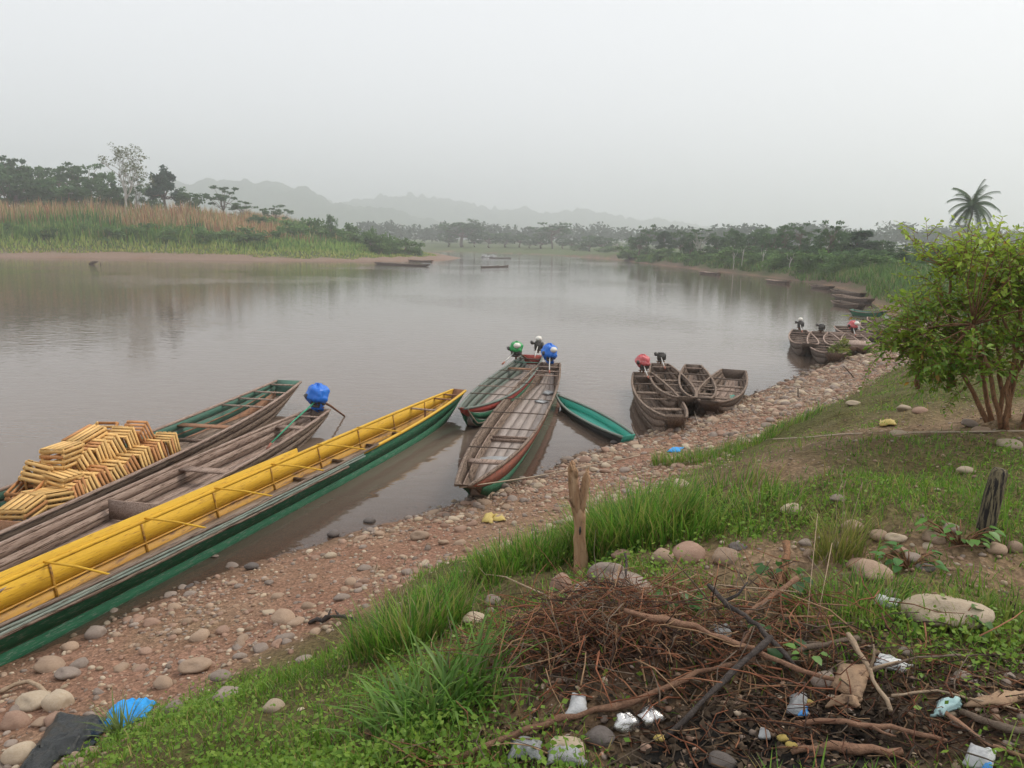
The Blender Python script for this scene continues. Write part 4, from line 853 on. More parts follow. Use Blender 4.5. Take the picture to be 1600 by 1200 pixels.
# reeds and grass of the far left bank
rs = np.random.default_rng(12)
def scatter_left(n, s0, s1, xlo=-260, xhi=-12):
    x = rs.uniform(xlo, xhi, n * 4); y = rs.uniform(150, 300, n * 4); z, dr_, dl_, w_ = land(x, y); k_ = (dl_ > s0) & (dl_ < s1) & (~w_) & (dl_ < dr_) & (x / y > -.78) & (x / y < .1); return x[k_][:n], y[k_][:n], z[k_][:n], dl_[k_][:n]
x, y, z, d = scatter_left(26000, 6, 26)
g_ = np.clip((d - 6) / 16, 0, 1)[:, None]; c_ = pick(rs, len(x), [(.36, .34, .10), (.28, .32, .08), (.20, .28, .06), (.42, .36, .13)]) * (1 - g_ * .6) + pick(rs, len(x), [(.13, .27, .05), (.17, .31, .06), (.09, .20, .045)]) * g_ * .9
tipk = np.clip((-20 - x) / 60, .25, 1)
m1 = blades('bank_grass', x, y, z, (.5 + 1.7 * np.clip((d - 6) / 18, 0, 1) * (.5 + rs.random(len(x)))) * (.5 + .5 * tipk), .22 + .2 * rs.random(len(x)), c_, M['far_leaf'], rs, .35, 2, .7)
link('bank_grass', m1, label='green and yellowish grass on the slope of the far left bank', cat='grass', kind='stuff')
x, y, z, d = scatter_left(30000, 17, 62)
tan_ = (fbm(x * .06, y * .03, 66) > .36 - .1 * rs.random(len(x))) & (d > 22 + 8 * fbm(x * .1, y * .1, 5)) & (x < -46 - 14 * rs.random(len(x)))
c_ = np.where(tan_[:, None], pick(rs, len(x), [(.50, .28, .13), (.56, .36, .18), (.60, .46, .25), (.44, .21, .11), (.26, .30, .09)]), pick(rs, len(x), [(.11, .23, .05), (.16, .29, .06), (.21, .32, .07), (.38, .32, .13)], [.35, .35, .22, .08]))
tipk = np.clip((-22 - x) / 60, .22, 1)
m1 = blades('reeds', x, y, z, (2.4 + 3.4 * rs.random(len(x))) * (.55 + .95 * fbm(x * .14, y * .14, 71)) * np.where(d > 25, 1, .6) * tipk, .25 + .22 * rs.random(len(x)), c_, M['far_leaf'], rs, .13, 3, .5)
link('reeds', m1, label='tall tan and green reeds crowding the far left bank', cat='reeds', kind='stuff')

# rough growth on the right shore farther off
x = rs.uniform(5, 130, 320000); y = 24 + 210 * rs.random(320000) ** 1.3; z, dr_, dl_, w_ = land(x, y); on = (~w_) & (dr_ < dl_) & (dr_ > np.where(y > 45, np.where(x / y > .35, .5, .9), 3.2) + np.where(y > 45, 3.0 * (fbm(x * .12, y * .12, 8) - .38), 2.0 * fbm(x * .2, y * .2, 8))) & (dr_ < 45) & (x / y < .78) & (rs.random(len(x)) < np.clip(30 / np.maximum(dr_ * 3, 10), 0, 1))
x, y, z = x[on][:60000], y[on][:60000], z[on][:60000]; tall = fbm(x * .09, y * .09, 15)
c_ = pick(rs, len(x), [(.10, .20, .045), (.13, .23, .055), (.08, .16, .04), (.19, .23, .07), (.26, .24, .11)], [.3, .3, .2, .13, .07])
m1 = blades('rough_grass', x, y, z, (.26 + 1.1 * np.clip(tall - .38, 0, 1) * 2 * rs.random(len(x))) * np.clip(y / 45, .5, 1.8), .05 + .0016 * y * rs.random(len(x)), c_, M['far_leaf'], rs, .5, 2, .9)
link('rough_grass', m1, label='rough green grass covering the right shore farther off', cat='grass', kind='stuff')

# turf on the near bank
def turf_density(x, y, dr_):
    edge = np.clip((dr_ + (fbm(x * 1.1, y * 1.1, 61) - .5) * 2.6 - 3.1) / .9, 0, 1)
    patch = np.clip((fbm(x * .75, y * .75, 88) - np.where(x > 1.2, .42, .34)) * 4.2, .07, 1)
    return edge * patch * (1 - .93 * bare_mask(x, y)) * (1 - ash_mask(x, y))
rs = np.random.default_rng(21)
def turf(n, ylo, yhi, xw, lo, hi, wd, pal, pw, lean, curl, extra=None):
    y = ylo + (yhi - ylo) * rs.random(n) ** 1.35; x = rs.uniform(-1, 1, n) * xw * y + .05 * y; z, dr_, dl_, w_ = land(x, y); dn = turf_density(x, y, dr_)
    if extra is not None: dn = dn * extra(x, y)
    k_ = (rs.random(n) < dn) & (~w_); x, y, z = x[k_], y[k_], z[k_]; L_ = lo + (hi - lo) * rs.random(len(x)) ** 1.6; L_ = L_ * (.6 + .8 * fbm(x * .9, y * .9, 14))
    return x, y, z, L_, wd * (.6 + .8 * rs.random(len(x))), pick(rs, len(x), pal, pw), lean, curl
x, y, z, L_, w_, c_, le, cu = turf(330000, 2.0, 26, .74, .03, .12, .007, GREEN, [.28, .24, .22, .13, .08, .05], .8, 1.0); w_ = w_ * (1 + .05 * y)
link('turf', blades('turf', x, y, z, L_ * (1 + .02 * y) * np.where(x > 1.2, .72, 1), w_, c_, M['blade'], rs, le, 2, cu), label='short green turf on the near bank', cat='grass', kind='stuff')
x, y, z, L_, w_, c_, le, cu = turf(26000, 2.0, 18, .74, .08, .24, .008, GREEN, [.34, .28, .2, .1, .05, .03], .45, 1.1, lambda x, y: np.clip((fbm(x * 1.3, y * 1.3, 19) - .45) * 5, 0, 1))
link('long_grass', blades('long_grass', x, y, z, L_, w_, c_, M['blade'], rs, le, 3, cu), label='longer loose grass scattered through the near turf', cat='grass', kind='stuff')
# creeping weeds: little leaves near the ground
n = 130000; y = 2.2 + 16 * rs.random(n) ** 1.3; x = rs.uniform(-.74, .78, n) * y; z, dr_, dl_, ww = land(x, y); k_ = (rs.random(n) < turf_density(x, y, dr_) * np.clip((fbm(x * .8, y * .8, 44) - .44) * 6, .05, 1)) & (~ww)
x, y, z = x[k_], y[k_], z[k_]; n = len(x); cen = np.stack([x, y, z + .02 + .09 * rs.random(n) ** 1.5], 1)
V, F, c_ = leaf_cloud(cen, np.full(n, .02), 1, .021, rs, .5, ((.09, .20, .03), (.24, .35, .06)), 1.25)
link('weeds', mesh_np('weeds', V, F, M['blade'], c_), label='small leafy weeds creeping over the near bank', cat='weeds', kind='stuff')

# tall tussocks, each a plant of its own
def tussock(px, py, n, Lh, spread, label, seed, wd=.012, pal=((.10, .23, .03), (.14, .29, .04), (.07, .17, .025), (.22, .29, .06), (.28, .26, .10)), seeds=0, lean=.33, curl=1.15, stalks=0):
    rs = np.random.default_rng(seed); q = G(px, py); rr_ = np.sqrt(rs.random(n)) * 1.5; ta_ = rs.random(n) * 6.283; x = rr_ * np.cos(ta_) * spread[0]; y = rr_ * np.sin(ta_) * spread[1]
    z = land(q[0] + x, q[1] + y)[0] - q[2]; dv = np.arctan2(y, x) + rs.normal(size=n) * .9
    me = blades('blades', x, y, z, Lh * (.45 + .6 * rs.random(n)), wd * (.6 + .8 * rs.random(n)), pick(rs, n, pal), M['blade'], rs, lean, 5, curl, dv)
    if not stalks: link('grass_tussock', me, label=label, cat='grass', loc=q); return
    r_ = empty('grass_tussock', q, label, 'grass'); link('blades', me, r_)
    for i in range(stalks):
        a_ = np.array((rs.uniform(-1, 1) * spread[0], rs.uniform(-1, 1) * spread[1], 0)); a_[2] = gz(q[0] + a_[0], q[1] + a_[1]) - q[2]; e = a_ + np.array((rs.normal() * .08, rs.normal() * .06, Lh * (.8 + .35 * rs.random()))); mb = MB(); limb(mb, a_, e, .0022, .0014, rs, .02, 5, 4); mb.tube([e, e + (.008, 0, .03), e + (.012, 0, .06)], [.002, .005, .001], 5); link('stalk', mb.mesh('stalk', M['branch_pale']), r_)
tussock(985, 845, 1300, .50, (.30, .24), 'dense tall green grass tussock beside the forked stake', 1, .010)
tussock(1045, 838, 400, .36, (.24, .2), 'smaller tussock spreading from the dense one by the forked stake', 2, .010)
tussock(840, 868, 800, .30, (.34, .22), 'bright tussock on the slope just short of the forked stake', 3, .010)
tussock(770, 900, 500, .22, (.4, .22), 'low tussock at the grass edge above the pebbles', 4, .010)
tussock(640, 1010, 620, .42, (.26, .18), 'seeding tussock on the brow above the pebbles', 5, .011, stalks=7)
tussock(700, 1110, 120, .48, (.17, .12), 'broad-bladed tall grass growing beside the root heap', 6, .018, ((.08, .18, .03), (.11, .22, .045), (.15, .25, .065)), lean=.5, curl=1.7)
tussock(655, 1145, 90, .42, (.14, .10), 'arching broad grass next to the tall grass by the root heap', 7, .020, ((.10, .21, .045), (.15, .26, .07)), lean=.6, curl=1.9)
tussock(1090, 722, 800, .34, (.6, .25), 'dark green tussock on the shore slope beyond the forked stake', 8, .012)
tussock(1190, 690, 500, .26, (.7, .3), 'tussock along the shore slope below the leafy shrub', 9, .012)
tussock(1130, 775, 260, .30, (.3, .3), 'loose tussock in the hollow behind the stone ledge', 10, .010)
tussock(1180, 815, 220, .26, (.25, .25), 'thin weedy tussock behind the stone ledge', 11, .009, stalks=5)
tussock(1310, 870, 220, .42, (.10, .08), 'yellowing grass stalks among the ledge stones', 12, .006, ((.26, .25, .08), (.16, .2, .05)), stalks=4)
tussock(190, 1150, 60, .40, (.05, .04), 'single pale grass sprout in front of the black plastic', 13, .016, ((.20, .27, .11), (.15, .22, .07)), lean=.5)
tussock(1330, 950, 420, .22, (.22, .16), 'weedy green tuft to the right of the root heap', 14, .007)
tussock(1560, 985, 300, .18, (.25, .16), 'yellow-green weeds beside the big pale boulder', 15, .009, ((.2, .24, .05), (.13, .2, .04)))

# broad-leaved plants
def broadleaf(px, py, n, size, spread, hgt, label, seed, pal=((.045, .13, .03), (.08, .19, .045))):
    rs = np.random.default_rng(seed); q = G(px, py); r_ = empty('broadleaf_plant', q, label, 'plant'); st = MB()
    for i in range(n):
        th = rs.random() * 6.28; e = spread * math.sqrt(rs.random()); c0 = np.array((math.cos(th) * e, math.sin(th) * e, hgt * (.35 + .65 * rs.random()))); st.tube([(0, 0, -.02), c0 * (.6, .6, .7), c0], [.005, .004, .003], 4)
        a_ = np.array((math.cos(th), math.sin(th), -.25 + .2 * rs.normal())); a_ /= np.linalg.norm(a_); b_ = np.cross((0, 0, 1), a_); b_ /= np.linalg.norm(b_); up_ = np.cross(a_, b_); s = size * (.6 + .7 * rs.random())
        V = [c0, c0 + a_ * s * .25 + b_ * s * .40 + up_ * .1 * s, c0 + a_ * s * .62 + b_ * s * .34 + up_ * .06 * s, c0 + a_ * s * 1.05 - up_ * .12 * s, c0 + a_ * s * .62 - b_ * s * .34 + up_ * .06 * s, c0 + a_ * s * .25 - b_ * s * .40 + up_ * .1 * s, c0 + a_ * s * .5 - up_ * .03 * s]
        lm = MB(); cc = np.array(pal[0]) + (np.array(pal[1]) - np.array(pal[0])) * rs.random(); lm.add(V, [(0, 1, 2, 6), (6, 2, 3, 4)], [(0, 6, 5), (6, 4, 5)], c=cc)
        link('leaf', lm.mesh('leaf', M['bush_leaf'], True, True), r_)
    link('stems', st.mesh('stems', M['bark_red']), r_)
broadleaf(1052, 955, 22, .085, .17, .16, 'broad-leaved green plant growing out of the root heap', 1)
broadleaf(1228, 935, 18, .07, .14, .20, 'large-leaved vine on the dead stump by the root heap', 2, ((.03, .09, .03), (.06, .14, .04)))
broadleaf(1215, 1022, 11, .075, .13, .14, 'dark-leaved seedling between the crossed branches', 3, ((.03, .09, .03), (.06, .14, .045)))
broadleaf(1262, 1050, 8, .045, .06, .10, 'pale green seedling at the edge of the ash', 4, ((.12, .24, .06), (.16, .30, .08)))
broadleaf(955, 870, 9, .06, .12, .08, 'small pale green weed at the foot of the forked stake', 5, ((.10, .22, .06), (.14, .28, .08)))
broadleaf(820, 1010, 8, .05, .09, .10, 'small seedling at the left end of the root heap', 6)
broadleaf(1420, 885, 26, .06, .16, .10, 'bright green weed between the ledge stones', 7, ((.07, .18, .06), (.11, .24, .08)))
broadleaf(1500, 850, 30, .06, .22, .14, 'leafy weed against the charred post', 8, ((.08, .2, .04), (.13, .27, .06)))
broadleaf(1495, 985, 5, .09, .06, .12, 'lone heart-leaved sprout on the big pale boulder', 9, ((.06, .14, .04), (.10, .19, .06)))
broadleaf(890, 935, 10, .06, .12, .10, 'bright weed between the boulders by the forked stake', 10, ((.09, .22, .04), (.13, .29, .06)))

# the leafy shrub on the right
def near_shrub():
    rs = np.random.default_rng(31); q = G(1562, 668); Yq = q[1]
    r_ = empty('leafy_shrub', q, 'large glossy-leaved shrub with reddish stems on the bank', 'shrub')
    sc = Yq / FPX                          # metres for one sight unit at that distance
    def at(px, py, dy=0): return np.array(((px - 1562) * sc, dy, (668 - py) * sc))
    stems = [[(1565, 672, 0), (1562, 600, .05), (1552, 520, .1), (1535, 450, .1)], [(1578, 672, .1), (1592, 600, .15), (1600, 500, .25), (1590, 420, .3)], [(1556, 668, -.1), (1530, 620, -.2), (1500, 560, -.3), (1470, 500, -.3)], [(1585, 672, -.1), (1605, 610, -.2), (1630, 520, -.3), (1640, 450, -.2)], [(1570, 672, .2), (1560, 580, .4), (1570, 480, .5), (1560, 420, .4)], [(1550, 660, .1), (1520, 600, .2), (1490, 500, .3), (1480, 420, .3)], [(1598, 672, 0), (1596, 560, -.1), (1612, 460, -.1), (1620, 400, 0)], [(1560, 672, -.15), (1545, 610, -.2), (1560, 540, -.1), (1540, 480, 0)], [(1590, 672, .15), (1578, 610, .1), (1590, 540, 0), (1575, 470, .1)], [(1440, 612, .2), (1437, 590, .2), (1448, 560, .25), (1460, 520, .2)], [(1482, 612, .1), (1478, 580, .1), (1490, 540, .1), (1500, 500, .1)]]
    tips = []
    for s_ in stems:
        pts = np.array([at(*p_) for p_ in s_]); mb = MB(); pp = np.array([[np.interp(u, np.linspace(0, 1, 4), pts[:, k_]) for k_ in range(3)] for u in np.linspace(0, 1, 9)]) + rs.normal(size=(9, 3)) * .012
        mb.tube(pp, np.linspace(.026, .011, 9), 7, jit=.25); link('stem', mb.mesh('stem', M['bark_red'], True), r_); tips += [pp[-1], pp[-3], pp[-4]]
    # crown outline in sight units: clumps
    C_ = []; R_ = []
    def lobe(px, py, w, h, n):
        for _ in range(n):
            th = rs.random() * 6.28; e = math.sqrt(rs.random()); C_.append(at(px + math.cos(th) * e * w, py + math.sin(th) * e * h, rs.normal() * .32)); R_.append(.10 + .07 * rs.random())
    lobe(1520, 445, 70, 58, 40); lobe(1450, 500, 58, 46, 30); lobe(1410, 522, 36, 36, 14); lobe(1560, 480, 70, 60, 24); lobe(1610, 470, 60, 76, 24); lobe(1480, 400, 28, 28, 14); lobe(1455, 383, 14, 12, 5); lobe(1540, 400, 45, 22, 16); lobe(1500, 545, 60, 30, 22); lobe(1610, 400, 40, 20, 10); lobe(1440, 560, 40, 22, 12); lobe(1590, 560, 40, 40, 10); lobe(1470, 590, 25, 15, 5)
    tw = MB()
    for i, c0 in enumerate(C_):
        t_ = min(tips, key=lambda p_: np.linalg.norm(p_ - c0) + rs.random() * .2); m_ = (t_ + c0) / 2 + rs.normal(size=3) * .03; tw.tube([t_, m_, c0], [.009, .006, .003], 4)
    link('twigs', tw.mesh('twigs', M['bark_red']), r_)
    Vs = []; Fs = []; Cs = []; n0 = 0; tw2 = MB()
    for c0, rr in zip(C_, R_):
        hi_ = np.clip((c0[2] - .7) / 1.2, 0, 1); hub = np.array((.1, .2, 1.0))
        for sp_ in range(5):                 # leafy sprays: leaves set along a twig on both sides
            d = rs.normal(size=3) * .8 + (c0 - hub) * .5; d[2] += .25; d /= np.linalg.norm(d); ln = .15 + .16 * rs.random(); s0 = c0 + rs.normal(size=3) * rr * .35; k_ = 9
            tw2.tube([s0, s0 + d * ln * .5 + (0, 0, .004), s0 + d * ln], [.004, .003, .0015], 3)
            sd2 = np.cross(d, (rs.normal() * .4, rs.normal() * .4, 1)); sd2 /= np.linalg.norm(sd2) + 1e-9; yng = rs.random() < .35
            for j in range(k_):
                p_ = s0 + d * ln * (.15 + .85 * j / (k_ - 1)); a_ = d * (.45 + .5 * (j == k_ - 1)) + sd2 * (1 if j % 2 else -1) * (.9 if j < k_ - 1 else .1) + rs.normal(size=3) * .28; a_[2] -= .22; a_ /= np.linalg.norm(a_)
                b_ = np.cross(a_, (rs.normal() * .4, rs.normal() * .4, 1)); b_ /= np.linalg.norm(b_) + 1e-9; up_ = np.cross(b_, a_)
                L_ = .082 * (.45 + .75 * rs.random()) * (1 - .3 * j / k_); w = L_ * (.19 + .09 * rs.random())
                V = np.array([p_, p_ + a_ * L_ * .35 + b_ * w + up_ * .25 * w, p_ + a_ * L_ * .75 + b_ * w * .7, p_ + a_ * L_ - up_ * .3 * w, p_ + a_ * L_ * .75 - b_ * w * .7, p_ + a_ * L_ * .35 - b_ * w + up_ * .25 * w]); Vs.append(V); Fs += [(n0, n0 + 1, n0 + 2, n0 + 3), (n0, n0 + 3, n0 + 4, n0 + 5)]; n0 += 6
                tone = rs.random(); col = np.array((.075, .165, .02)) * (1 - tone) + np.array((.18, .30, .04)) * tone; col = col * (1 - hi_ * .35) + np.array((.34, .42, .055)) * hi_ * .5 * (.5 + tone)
                if yng: col = col * .6 + np.array((.30, .36, .05)) * .4
                if rs.random() < .025: col = np.array((.32, .19, .05))
                Cs.append(np.tile(col, (6, 1)))
    link('twigs', tw2.mesh('twigs', M['bark_red']), r_)
    link('foliage', mesh_np('foliage', np.vstack(Vs), np.array(Fs), M['bush_leaf'], np.vstack(Cs)), r_)
near_shrub()
# little sprig at the water beyond
q = G(1312, 565); rs = np.random.default_rng(8); r_ = empty('leafy_sprig', q, 'small yellowish leafy sprig on the pebbles before the moored canoes', 'plant'); mb = MB(); cen = []
for i in range(12):
    e = np.array((rs.normal() * .32, rs.normal() * .3, .25 + .65 * rs.random())); limb(mb, (0, 0, 0), e, .012, .005, rs, .04, 4, 4); cen.append(e)
link('stems', mb.mesh('stems', M['bark_red']), r_); V, F, c_ = leaf_cloud(cen, np.full(12, .2), 30, .09, rs, .8, ((.07, .12, .03), (.22, .24, .06))); link('foliage', mesh_np('foliage', V, F, M['bush_leaf'], c_), r_)

# ------------------------------------------------------------------ stones
import bmesh
def ico(sub):
    bm = bmesh.new(); bmesh.ops.create_icosphere(bm, subdivisions=sub, radius=1.0); bm.verts.ensure_lookup_table()
    V = np.array([v.co[:] for v in bm.verts]); F = np.array([[v.index for v in f.verts] for f in bm.faces]); bm.free(); return V, F
def stone_shape(V, seed, rough=.26):
    rs = np.random.default_rng(seed); k_ = np.ones(len(V))
    for _ in range(7):
        d = rs.normal(size=3); d /= np.linalg.norm(d); k_ += rough * (rs.random() - .45) * np.clip(V @ d, -.3, 1) ** 2 * 2
    for _ in range(5):                        # a flattened face or two
        d = rs.normal(size=3); d /= np.linalg.norm(d); h_ = .78 + .15 * rs.random(); pr = (V @ d) * k_; k_ = np.where(pr > h_, k_ * (1 - .85 * (pr - h_)), k_)
    return V * k_[:, None]
I1, I2, I3 = ico(1), ico(2), ico(3)
SV = {}
for mname, _, _ in STONE:
    SV[mname] = [mesh_np('river_stone', stone_shape(I3[0], 40 + i), I3[1], M[mname], None, True) for i in range(6)]
def put_stone(p_, size, mname, label, group, rz, tilt=(0, 0), i=0, name='river_stone', cat='stone'):
    return link(name, SV[mname][i % 6], None, label, cat, group, None, p_, (tilt[0], tilt[1], rz), tuple(s / 2 for s in size))
rs = np.random.default_rng(51)
# scatter over the pebble shore
n = 420000; t_ = rs.random(n); y = 4 + 56 * t_ ** 1.5; x = rs.uniform(-8, 24, n); z, dr_, dl_, w_ = land(x, y)
sd_ = np.where(w_, -dr_, dr_); pn = fbm(x * .8, y * .8, 91); left_mud = np.clip((x * .66 + y * .75 - 4.5) / 6, 0, 1)
prob = np.interp(sd_, [-.7, -.35, -.1, .2, 2.4, 3.6, 4.2], [0, .04, .45, 1, .9, .35, 0]) * (.32 + .68 * np.clip((pn - .36) * 5, 0, 1)) * (.55 + .45 * left_mud)
k_ = (rs.random(n) < prob) & (np.abs(x / y) < .76); x, y, z, sd_ = x[k_], y[k_], z[k_], sd_[k_]
size = .017 + .045 * rs.random(len(x)) ** 1.8 + .11 * rs.random(len(x)) ** 18; size = size * np.interp(y, [4, 10, 20, 45], [1, 1.1, 1.6, 2.4]) * np.where(sd_ < 0, 1.2, 1)
app = size / np.hypot(x, y); order = np.argsort(-app); top_i = order[:215]; rest = order[215:36000]
PAL = {'stone_tan': 'smooth tan river stone lying on the pebble shore', 'stone_grey': 'smooth grey river stone lying on the pebble shore', 'stone_pink': 'smooth reddish river stone lying on the pebble shore', 'stone_pale': 'smooth cream river stone lying on the pebble shore', 'stone_dark': 'dark wet river stone at the edge of the pebble shore'}
for j, i in enumerate(top_i):
    mn = rs.choice(list(PAL), p=[.36, .2, .3, .14, 0]) if sd_[i] > .1 else ('stone_dark' if rs.random() < .6 else 'stone_grey'); s = size[i]
    put_stone((x[i], y[i], z[i] + s * .07), (s * (1 + .5 * rs.random()), s * (.8 + .3 * rs.random()), s * (.5 + .25 * rs.random())), mn, PAL[mn], 'river stones of the pebble shore', rs.random() * 6.28, (rs.normal() * .15, rs.normal() * .15), j)
def stone_stuff(name, idxs, ic, label):
    base_ = [stone_shape(ic[0], 60 + i) for i in range(6)]; Vs = []; Fs = []; Cs = []; n0 = 0
    cset = np.array([a_ for _, a_, b_ in STONE[:4]] + [b_ for _, a_, b_ in STONE[:4]])
    for i in idxs:
        s = size[i] * .5; R_ = np.array(Matrix.Rotation(rs.random() * 6.28, 3, 'Z') @ Matrix.Rotation(rs.normal() * .2, 3, 'X')); V = base_[i % 6] * (s * (1 + .5 * rs.random()), s * (.8 + .3 * rs.random()), s * (.5 + .3 * rs.random()))
        Vs.append(V @ R_.T + (x[i], y[i], z[i] + s * .16)); Fs.append(ic[1] + n0); n0 += len(V); c0 = cset[rs.integers(len(cset))] * (.80 + .55 * rs.random())
        if sd_[i] < .12: c0 = c0 * .62
        Cs.append(np.tile(c0, (len(V), 1)))
    link(name, mesh_np(name, np.vstack(Vs), np.vstack(Fs), M['pebble'], np.vstack(Cs), True), label=label, cat='pebbles', kind='stuff')
big = [i for i in rest if app[i] > .0068]; small = [i for i in rest if app[i] <= .0068]
stone_stuff('pebbles', big, I2, 'rounded pebbles covering the shore')
stone_stuff('gravel', small, I1, 'small gravel filling between the pebbles of the shore')
# grit on the bank top
n = 9000; y = 2.3 + 9 * rs.random(n) ** 1.2; x = rs.uniform(-.3, .76, n) * y; z, dr_, dl_, w_ = land(x, y); k_ = (rs.random(n) < np.clip(bare_mask(x, y) * 1.1 + .05, 0, 1) * (1 - .5 * ash_mask(x, y))) & (dr_ > 4); x, y, z = x[k_], y[k_], z[k_]; sd_ = np.ones(len(x)); size = .012 + .03 * rs.random(len(x)) ** 3
stone_stuff('grit', range(len(x)), I1, 'small stones strewn over the trodden bank top')
# chosen stones: sight point, width and height on sight units, colour, label
CH = [(878, 918, 36, 62, 'stone_pink', 'tall reddish boulder leaning against the foot of the forked stake'), (913, 926, 30, 34, 'stone_grey', 'rounded grey boulder in front of the forked stake'),
      (947, 896, 48, 34, 'stone_grey', 'mossy grey boulder behind the forked stake'), (985, 925, 70, 40, 'stone_grey', 'long grey-green boulder at the head of the root heap'),
      (1076, 866, 54, 34, 'stone_pink', 'large reddish boulder on the stone ledge'), (1037, 873, 34, 34, 'stone_tan', 'tan boulder tucked against the large reddish one on the ledge'), (975, 870, 36, 20, 'stone_pink', 'flat reddish stone just behind the mossy grey boulder'),
      (1140, 872, 40, 26, 'stone_tan', 'angular tan stone on the ledge past the large reddish boulder'), (1155, 855, 24, 12, 'stone_dark', 'small dark stone behind the angular tan one'),
      (1065, 758, 24, 18, 'stone_pale', 'cream stone half buried in the grass slope'), (1238, 796, 34, 20, 'stone_pale', 'pale speckled stone in the weeds'), (1314, 780, 24, 12, 'stone_grey', 'greenish stone lying in the clover'),
      (1338, 824, 34, 24, 'stone_tan', 'tan boulder of the row leading to the charred post'), (1378, 838, 28, 20, 'stone_tan', 'oval tan stone, second of the row leading to the charred post'), (1404, 842, 28, 18, 'stone_pale', 'cream stone, third of the row leading to the charred post'),
      (1462, 842, 30, 20, 'stone_tan', 'tan stone standing before the leafy weed at the post'), (1452, 855, 22, 14, 'stone_pale', 'small white stone touching the tan one at the leafy weed'), (1490, 828, 28, 18, 'stone_grey', 'grey stone in the weeds behind the charred post'),
      (1410, 862, 28, 16, 'stone_pink', 'flat reddish stone below the row of stones'), (1430, 872, 24, 14, 'stone_grey', 'grey stone below the row of stones'), (1448, 888, 24, 16, 'stone_dark', 'dark round stone on the trodden strip'),
      (1370, 897, 54, 28, 'stone_tan', 'broad tan boulder on the trodden strip'), (1345, 884, 40, 20, 'stone_pink', 'flat pinkish boulder behind the broad tan one'), (1267, 866, 18, 18, 'stone_tan', 'upright tan pebble at the ledge end'), (1265, 850, 26, 14, 'stone_grey', 'grey slab at the ledge end'), (1310, 853, 18, 12, 'stone_grey', 'little grey stone among yellow stalks'),
      (1495, 968, 110, 42, 'stone_pale', 'big pale boulder sunk in the turf'), (1395, 930, 24, 10, 'stone_grey', 'flat grey stone in the turf near the white rag'), (1485, 945, 40, 14, 'stone_pink', 'reddish stone behind the big pale boulder'), (1562, 860, 30, 24, 'stone_tan', 'tan stone at the foot of the charred post'), (1592, 856, 26, 26, 'stone_tan', 'brown stone beyond the charred post'),
      (1585, 695, 34, 18, 'stone_pale', 'white boulder in front of the leafy shrub'), (1535, 672, 22, 14, 'stone_tan', 'tan stone at the foot of the shrub stems'), (1518, 662, 22, 12, 'stone_grey', 'grey stone beside the shrub stems'), (1440, 642, 24, 10, 'stone_pink', 'pink stone on the bare earth by the shrub'), (1415, 638, 20, 12, 'stone_pale', 'pale stone on the bare earth by the shrub'), (1515, 736, 28, 12, 'stone_pale', 'pale stone in the turf behind the charred post'), (1410, 680, 26, 10, 'stone_pale', 'white stone under the long cord'), (1335, 630, 18, 8, 'stone_pale', 'pale stone on the far turf'),
      (770, 940, 24, 16, 'stone_grey', 'grey stone in the grass left of the root heap'), (765, 955, 16, 12, 'stone_grey', 'small grey stone in the grass left of the root heap'), (740, 970, 34, 14, 'stone_pale', 'pale flat stone under the broad-bladed grass'),
      (425, 1108, 34, 26, 'stone_pale', 'white-topped stone bedded in the near turf'), (355, 1090, 40, 22, 'stone_grey', 'grey stone bedded in the near turf'), (300, 1045, 44, 16, 'stone_tan', 'long tan stone at the turf edge'), (250, 1070, 26, 18, 'stone_tan', 'tan stone at the turf edge beside the blue cloth'), (265, 1110, 34, 22, 'stone_grey', 'mossy stone beside the blue cloth'), (225, 1135, 22, 16, 'stone_tan', 'tan stone half under the turf below the blue cloth'), (340, 1060, 34, 20, 'stone_grey', 'mossy stone above the white-topped one'),
      (85, 1098, 38, 32, 'stone_pale', 'big cream stone with square shoulders above the black plastic'), (45, 1100, 48, 26, 'stone_pale', 'long cream stone beside the square-shouldered one'), (15, 1132, 36, 28, 'stone_pink', 'reddish stone above the black plastic'), (20, 1182, 50, 38, 'stone_pale', 'large pale boulder against the black plastic'), (60, 1132, 26, 14, 'stone_tan', 'tan stone between the reddish stone and the black plastic'),
      (105, 1013, 26, 18, 'stone_tan', 'tan stone alone at the water edge'), (146, 990, 26, 20, 'stone_grey', 'rounded stone standing in the shallows'), (100, 1056, 36, 18, 'stone_grey', 'grey stone of the cluster near the bent stick'), (68, 1044, 40, 22, 'stone_tan', 'tan stone of the cluster near the bent stick'), (118, 1040, 30, 16, 'stone_grey', 'flat grey stone of the cluster near the bent stick'),
      (520, 835, 18, 13, 'stone_dark', 'dark stone standing in the shallows'), (391, 886, 22, 14, 'stone_dark', 'dark stone alone in the shallow water'), (577, 814, 16, 8, 'stone_dark', 'black stone showing above the water'), (655, 838, 26, 18, 'stone_tan', 'round tan stone near the water edge'), (438, 968, 34, 20, 'stone_tan', 'oval tan stone on the silty shore'), (308, 996, 32, 16, 'stone_tan', 'flat tan stone on the silty shore'), (335, 870, 10, 5, 'stone_grey', 'pebble at the lip of the water'),
      (940, 1158, 48, 38, 'stone_dark', 'dark grey cobble on the ash'), (888, 1180, 56, 36, 'stone_pale', 'cream cobble beside the dark one on the ash'), (1010, 1170, 16, 14, 'stone_pink', 'small pink pebble on the ash'), (1130, 1195, 40, 22, 'stone_dark', 'purple-grey cobble at the edge of the ash'), (1290, 1065, 40, 30, 'stone_grey', 'grey stone under the fallen branches'), (1510, 1060, 26, 18, 'stone_grey', 'grey stone at the border of the twigs and turf'), (1420, 1020, 24, 14, 'stone_grey', 'grey stone half lost in the turf')]
